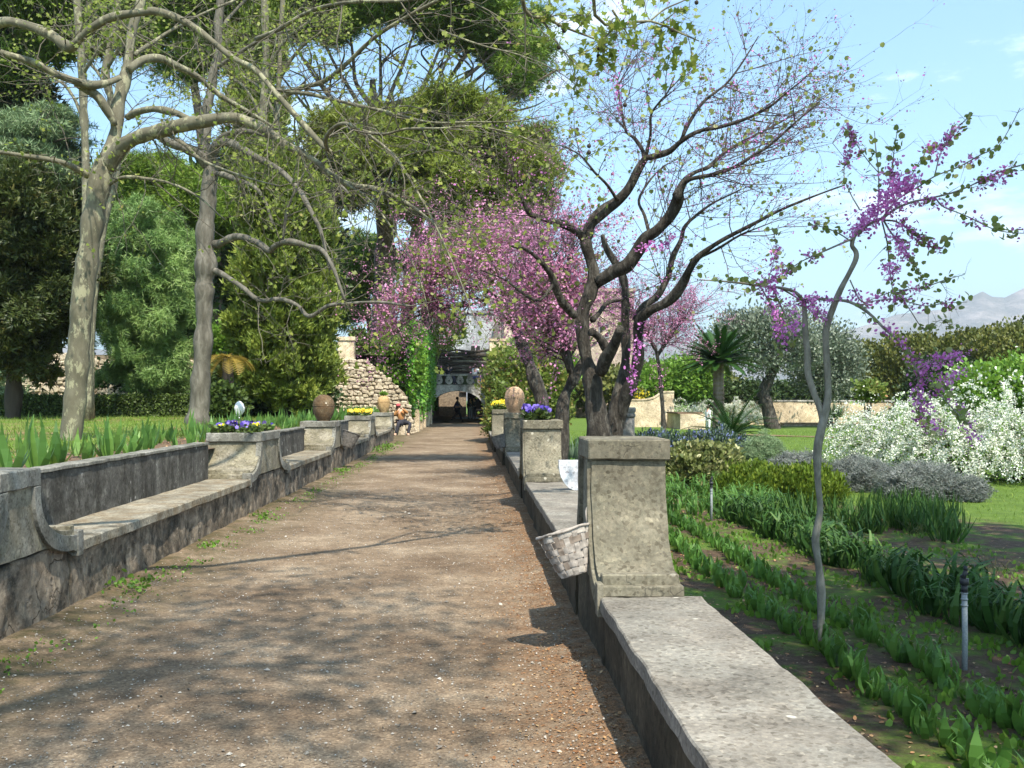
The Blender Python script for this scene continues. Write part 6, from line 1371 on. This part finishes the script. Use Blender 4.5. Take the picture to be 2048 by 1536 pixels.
# two more old redbuds farther along
def redbud2(label, z, stems, ells, nfl, seed, nt):
    px, py, _ = stems[0][0]; t = empty('redbud_tree', P(px, py, z), label, 'tree', 'redbud trees'); Ls = []
    for s in stems: Ls.append(limb_pts(s, z, 0, random.uniform(-1, 1), wob=.4))
    tips = bare_tree(t, Ls, M['redbud'], M['redtwig'], seed, 110, 1.3, 2, V3([-.1,0,.2]), .014, trunk_idx=nt, start=.2, gather=True)
    leaves_on(t, 'twig_blossom', tips, .30, 2, .05, T_KITE, M['blossom'], .05, .1)
    crown('blossom', t, ells, z, nfl, 7, .11, T_KITE, .062, M['blossom'], tuple(t.location), shell=.05, up=0, lump=.5, out=0)
    crown('young_leaves', t, ells, z, nfl//4, 4, .14, T_ROUND, .09, M['budleaf'], tuple(t.location), shell=.05, up=0, lump=.5, out=0)
redbud2('redbud leaning over the path end, crowded with pink blossom', 24, [[(1098,905,17),(1090,830,15),(1072,770,13),(1056,720,12),(1042,685,11),(1026,650,9),(1008,615,7)], [(1010,620,6),(985,590,5),(950,570,4),(900,560,3),(840,570,2)], [(1020,640,6),(1000,560,5),(990,500,4),(960,450,2.5)], [(1030,655,5),(1060,600,4),(1080,540,3),(1090,480,2)], [(990,592,4),(940,610,3),(880,620,2.4),(810,640,1.5)], [(1000,560,4),(950,520,3),(880,500,2)]],
        [(1000,475,92,52,0,2),(1060,470,56,46,0,1.5),(905,530,100,50,0,2),(980,545,90,50,0,2),(800,600,50,36,0,1.5),(1010,620,50,30,0,1.5),(860,510,70,40,0,1.5),(775,650,32,48,0,1.2),(1040,560,60,60,0,1.5),(860,590,70,26,0,1.5)], 2100, 61, 1)
redbud2('redbud with two slim crossing stems just left of the old trunk', 19, [[(1122,960,15),(1124,850,14),(1128,800,13),(1142,765,11),(1160,735,9),(1178,700,6)], [(1150,770,8),(1140,730,8),(1128,680,8),(1118,640,7.5),(1110,600,6),(1120,540,4)], [(1140,745,6),(1124,700,6),(1112,660,5.5),(1108,620,5)], [(1110,600,4),(1090,560,3),(1060,530,2)], [(1120,560,4),(1140,520,3),(1150,470,2)]],
        [(1110,620,60,46,0,1.5),(1150,560,50,46,0,1.5),(1090,560,50,50,0,1.5),(1120,670,46,28,0,1),(1060,630,40,50,0,1)], 560, 62, 1)
redbud2('slender far redbud with thin pink haze between tower and palm', 34, [[(1330,895,5),(1325,820,4.5),(1318,740,4),(1310,690,3)], [(1312,700,4),(1290,660,3),(1270,620,2)], [(1315,710,4),(1350,660,3),(1380,620,2)]],
        [(1310,640,60,50,0,2),(1350,660,50,40,0,2),(1290,700,50,30,0,2)], 80, 63, 1)
# young redbud in the shaded rows
z4 = 8.08
t = empty('redbud_tree', (P(1641,1295,z4)[0], z4, garden_h(2.8, z4)), 'young slender redbud with smooth grey forked trunk, heart-shaped leaves and violet blossom', 'tree', 'redbud trees')
Ls = []
def add4(pts, a=0, b_=0, wob=.4): add(pts, a, b_, z=z4, wob=wob)
add4([(1642,1310,9.62),(1641,1260,8.51),(1643,1190,8.14),(1638,1130,7.03),(1631,1080,7.40),(1640,1020,7.40),(1636,960,7.03),(1636,900,8.14),(1643,860,8.88),(1650,828,8.14),(1656,790,7.03),(1655,740,6.66),(1653,690,6.66),(1655,655,6.66),(1668,615,5.92),(1682,580,5.55),(1698,548,5.18),(1711,520,4.81),(1712,504,4.07),(1704,490,3.70),(1710,470,3.70),(1724,452,3.70)], 0, 0, .25)
add4([(1648,850,6.66),(1640,815,6.29),(1628,785,5.92),(1616,745,5.55),(1616,710,5.55),(1612,670,5.18),(1610,630,4.81),(1608,600,5.18)], 0, .1, .3)
NT4 = 2
add4([(1608,602,3.70),(1590,585,3.33),(1560,576,2.96),(1520,572,2.66),(1480,566,2.22),(1440,562,1.78),(1405,560,1.18)], .1, -.3)
add4([(1608,602,3.70),(1625,598,3.33),(1660,600,3.33),(1700,604,2.96),(1738,626,2.81),(1768,656,2.59),(1800,684,2.22),(1822,712,1.92),(1836,745,1.63),(1862,765,1.33),(1890,775,0.89)], .1, -.8)
add4([(1836,745,1.48),(1838,790,1.33),(1842,830,1.18),(1852,862,0.74)], -.6, -.9)
add4([(1840,738,1.48),(1868,722,1.33),(1898,720,1.18),(1925,708,0.74)], -.6, -.9)
add4([(1862,768,1.48),(1890,800,1.33),(1918,830,1.18),(1938,850,0.74)], -.6, -.9)
add4([(1545,575,2.22),(1560,610,1.92),(1582,650,1.63),(1588,690,1.48),(1600,640,1.11)][:4], 0, -.2)
add4([(1520,572,1.92),(1535,600,1.63),(1550,640,1.48),(1558,680,1.33),(1560,710,0.89)], 0, .3)
add4([(1560,576,1.92),(1600,600,1.63),(1625,625,1.33),(1655,645,0.89)], 0, .2)
add4([(1715,470,3.33),(1735,450,2.96),(1766,435,2.66),(1790,418,2.37),(1823,404,2.22),(1865,395,1.92),(1903,386,1.78),(1940,372,1.63),(1969,357,1.48),(2010,340,1.33),(2060,325,1.04)], 0, -.5)
add4([(1766,435,2.22),(1785,410,1.92),(1803,393,1.78),(1835,375,1.63),(1869,353,1.48),(1919,333,1.33),(1960,310,1.18),(1996,292,1.11),(2020,255,0.96),(2040,216,0.74)], 0, .3)
add4([(1869,353,1.33),(1879,313,1.11),(1890,288,1.04),(1903,267,0.96),(1925,245,0.89),(1946,226,0.67)], .2, .4)
add4([(1755,430,1.78),(1758,390,1.48),(1757,340,1.33),(1752,300,1.11),(1749,262,0.74)], 0, .2)
add4([(1770,410,1.63),(1782,360,1.41),(1786,325,1.18),(1790,290,0.96),(1796,256,0.74)], 0, -.2)
add4([(1757,345,1.18),(1735,320,1.04),(1714,290,0.89),(1700,268,0.81),(1693,250,0.59)], .1, .2)
add4([(1720,420,1.33),(1700,385,1.11),(1688,350,0.96),(1694,310,0.81),(1706,285,0.59)], 0, .3)
add4([(1790,400,1.33),(1815,365,1.18),(1835,330,1.04),(1855,300,0.89),(1875,290,0.59)], .1, .6)
add4([(1766,440,2.07),(1790,442,1.85),(1809,453,1.70),(1832,470,1.55),(1853,487,1.41),(1880,498,1.11),(1903,470,0.74)], 0, -.4)
add4([(1768,442,1.92),(1780,462,1.70),(1789,474,1.55),(1806,496,1.48),(1823,517,1.33),(1835,540,1.11),(1846,560,0.74)], 0, -.2)
add4([(1764,442,1.63),(1775,490,1.33),(1778,530,1.11),(1785,580,0.89),(1790,620,0.59)], 0, .2)
add4([(1870,395,1.48),(1886,413,1.33),(1915,425,1.18),(1943,437,1.11),(1986,458,0.96),(2020,465,0.89),(2060,467,0.74)], -.3, -.8)
add4([(1708,476,2.22),(1680,488,1.92),(1640,506,1.70),(1603,523,1.48),(1570,545,1.33),(1536,563,1.04),(1500,590,0.74)], 0, -.3)
add4([(1705,485,1.48),(1680,468,1.18),(1650,455,1.04),(1615,448,0.74)], 0, .3)
add4([(1700,560,1.48),(1723,603,1.33),(1750,596,1.26),(1786,583,1.18),(1820,578,1.11),(1853,573,1.04),(1890,560,0.96),(1929,549,0.67)], 0, .3)
add4([(1720,610,1.33),(1760,600,1.18),(1800,600,1.11),(1850,612,0.96),(1890,606,0.89),(1935,604,0.67)], 0, -.3)
add4([(1800,590,1.11),(1820,620,0.96),(1850,660,0.81),(1880,640,0.74),(1905,655,0.59)], 0, .1)
add4([(1536,560,1.18),(1548,520,1.04),(1552,490,0.89),(1545,455,0.59)], 0, .2)
tips = bare_tree(t, Ls, M['youngbark'], M['redtwig'], 71, 110, .16, 1, V3([.1,0,-.05]), .003, trunk_idx=NT4, start=.2, kids=(1,3), wig=.25, gather=True)
# heart leaves mostly toward shoot ends, blossom on older wood
lv = []; fl = []; rr = np.random.default_rng(9)
for L in Ls[NT4:]:
    m = len(L)
    for i in range(2, m):
        u = i/m; tt = unit(L[i,:3]-L[i-1,:3])
        for _ in range(3):
            q = L[i,:3] + (L[i-1,:3]-L[i,:3])*rr.random()
            g1 = noise.noise(Vector(q)*4.0)
            if u > .35 and rr.random() < .9 and g1 > -.3:
                lv.append(q + rr.normal(size=3)*.028)
            if u < .9 and g1 < -.02 and rr.random() < .6:
                for _ in range(7): fl.append(q + rr.normal(size=3)*.026)
lv = np.array(lv); n = len(lv); X, Y, Z = frames(unit(rand_dirs(n)+V3([0,-.2,-.2])), unit(rand_dirs(n)+V3([0,-.5,.7]))); stuff(scatter('heart_leaves', *T_ROUND, lv, X, Y, Z, .046*(.6+.6*R.random(n)), M['budleaf'], t, tuple(t.location)))
fl = np.array(fl); n = len(fl); X, Y, Z = frames(rand_dirs(n)); stuff(scatter('blossom', *T_OVAL, fl, X, Y, Z, .026*(.6+.8*R.random(n)), M['blossom_rich'], t, tuple(t.location)))
blossom_sprays(t, [[(1770,410),(1785,375),(1792,350)],[(1742,432),(1762,410),(1785,385)],[(1706,470),(1722,448),(1745,428)],[(1798,385),(1828,358)]], 130, z4-.1, M['blossom_rich'], .030, .05, 18)
o = blossom_sprays(t, [[(1770,400),(1785,370),(1790,350)],[(1740,430),(1760,410),(1780,390)],[(1700,470),(1720,450),(1740,430)],[(1800,380),(1830,355)],[(1868,725),(1898,715),(1930,705)],[(1835,790),(1850,815),(1885,870)],[(1905,800),(1935,850),(1950,880)],[(1820,700),(1832,730),(1850,740)],[(1925,740),(1895,760),(1870,760)],[(1545,610),(1560,650),(1570,690)],[(1585,590),(1590,640),(1585,670)],[(1620,600),(1650,640)],[(1800,490),(1815,515)],[(1770,530),(1780,540),(1790,525)],[(1950,375),(1990,365),(2030,340)]], 130, z4-.3, M['blossom_rich'], .023, .028, 8)

# ------------------------------------------------------------------ trees out of frame that shade the near garden
def shade_tree(loc, ctr, r, n, label, size=.16, mat='planeleaf'):
    t = empty('plane_tree', loc, label, 'tree', 'trees standing out of frame'); og = V3(loc); b = MB(og); L = smooth_line([(*loc, .22), (loc[0], loc[1]+.2, 2.5, .18), (ctr[0], ctr[1], ctr[2], .08)]); b.tube(L[:, :3], L[:, 3], 8); b.build('trunk', M['plane'], t)
    p = rand_dirs(n)*(R.random((n,1))**.45)*V3(r) + V3(ctr); X, Y, Z = frames(rand_dirs(n)); stuff(scatter('crown', *T_MAPLE, p, X, Y, Z, size*(.6+.8*R.random(n)), M[mat], t, tuple(og)))
shade_tree((7.0, 1.0, -.45), (5.6, 3.6, 7.6), (2.9, 3.4, 1.4), 8500, 'leafy plane out of frame shading the strap-leaved rows')
shade_tree((-6.5, -3.5, .9), (.7, -.9, 11.0), (2.1, 3.4, 1.4), 4800, 'leafy plane out of frame behind the viewpoint dappling the path', .085)
shade_tree((10.5, 6.5, -.45), (9.6, 8.2, 8.4), (3.0, 2.6, 1.3), 5500, 'leafy plane out of frame shading the dark bed')
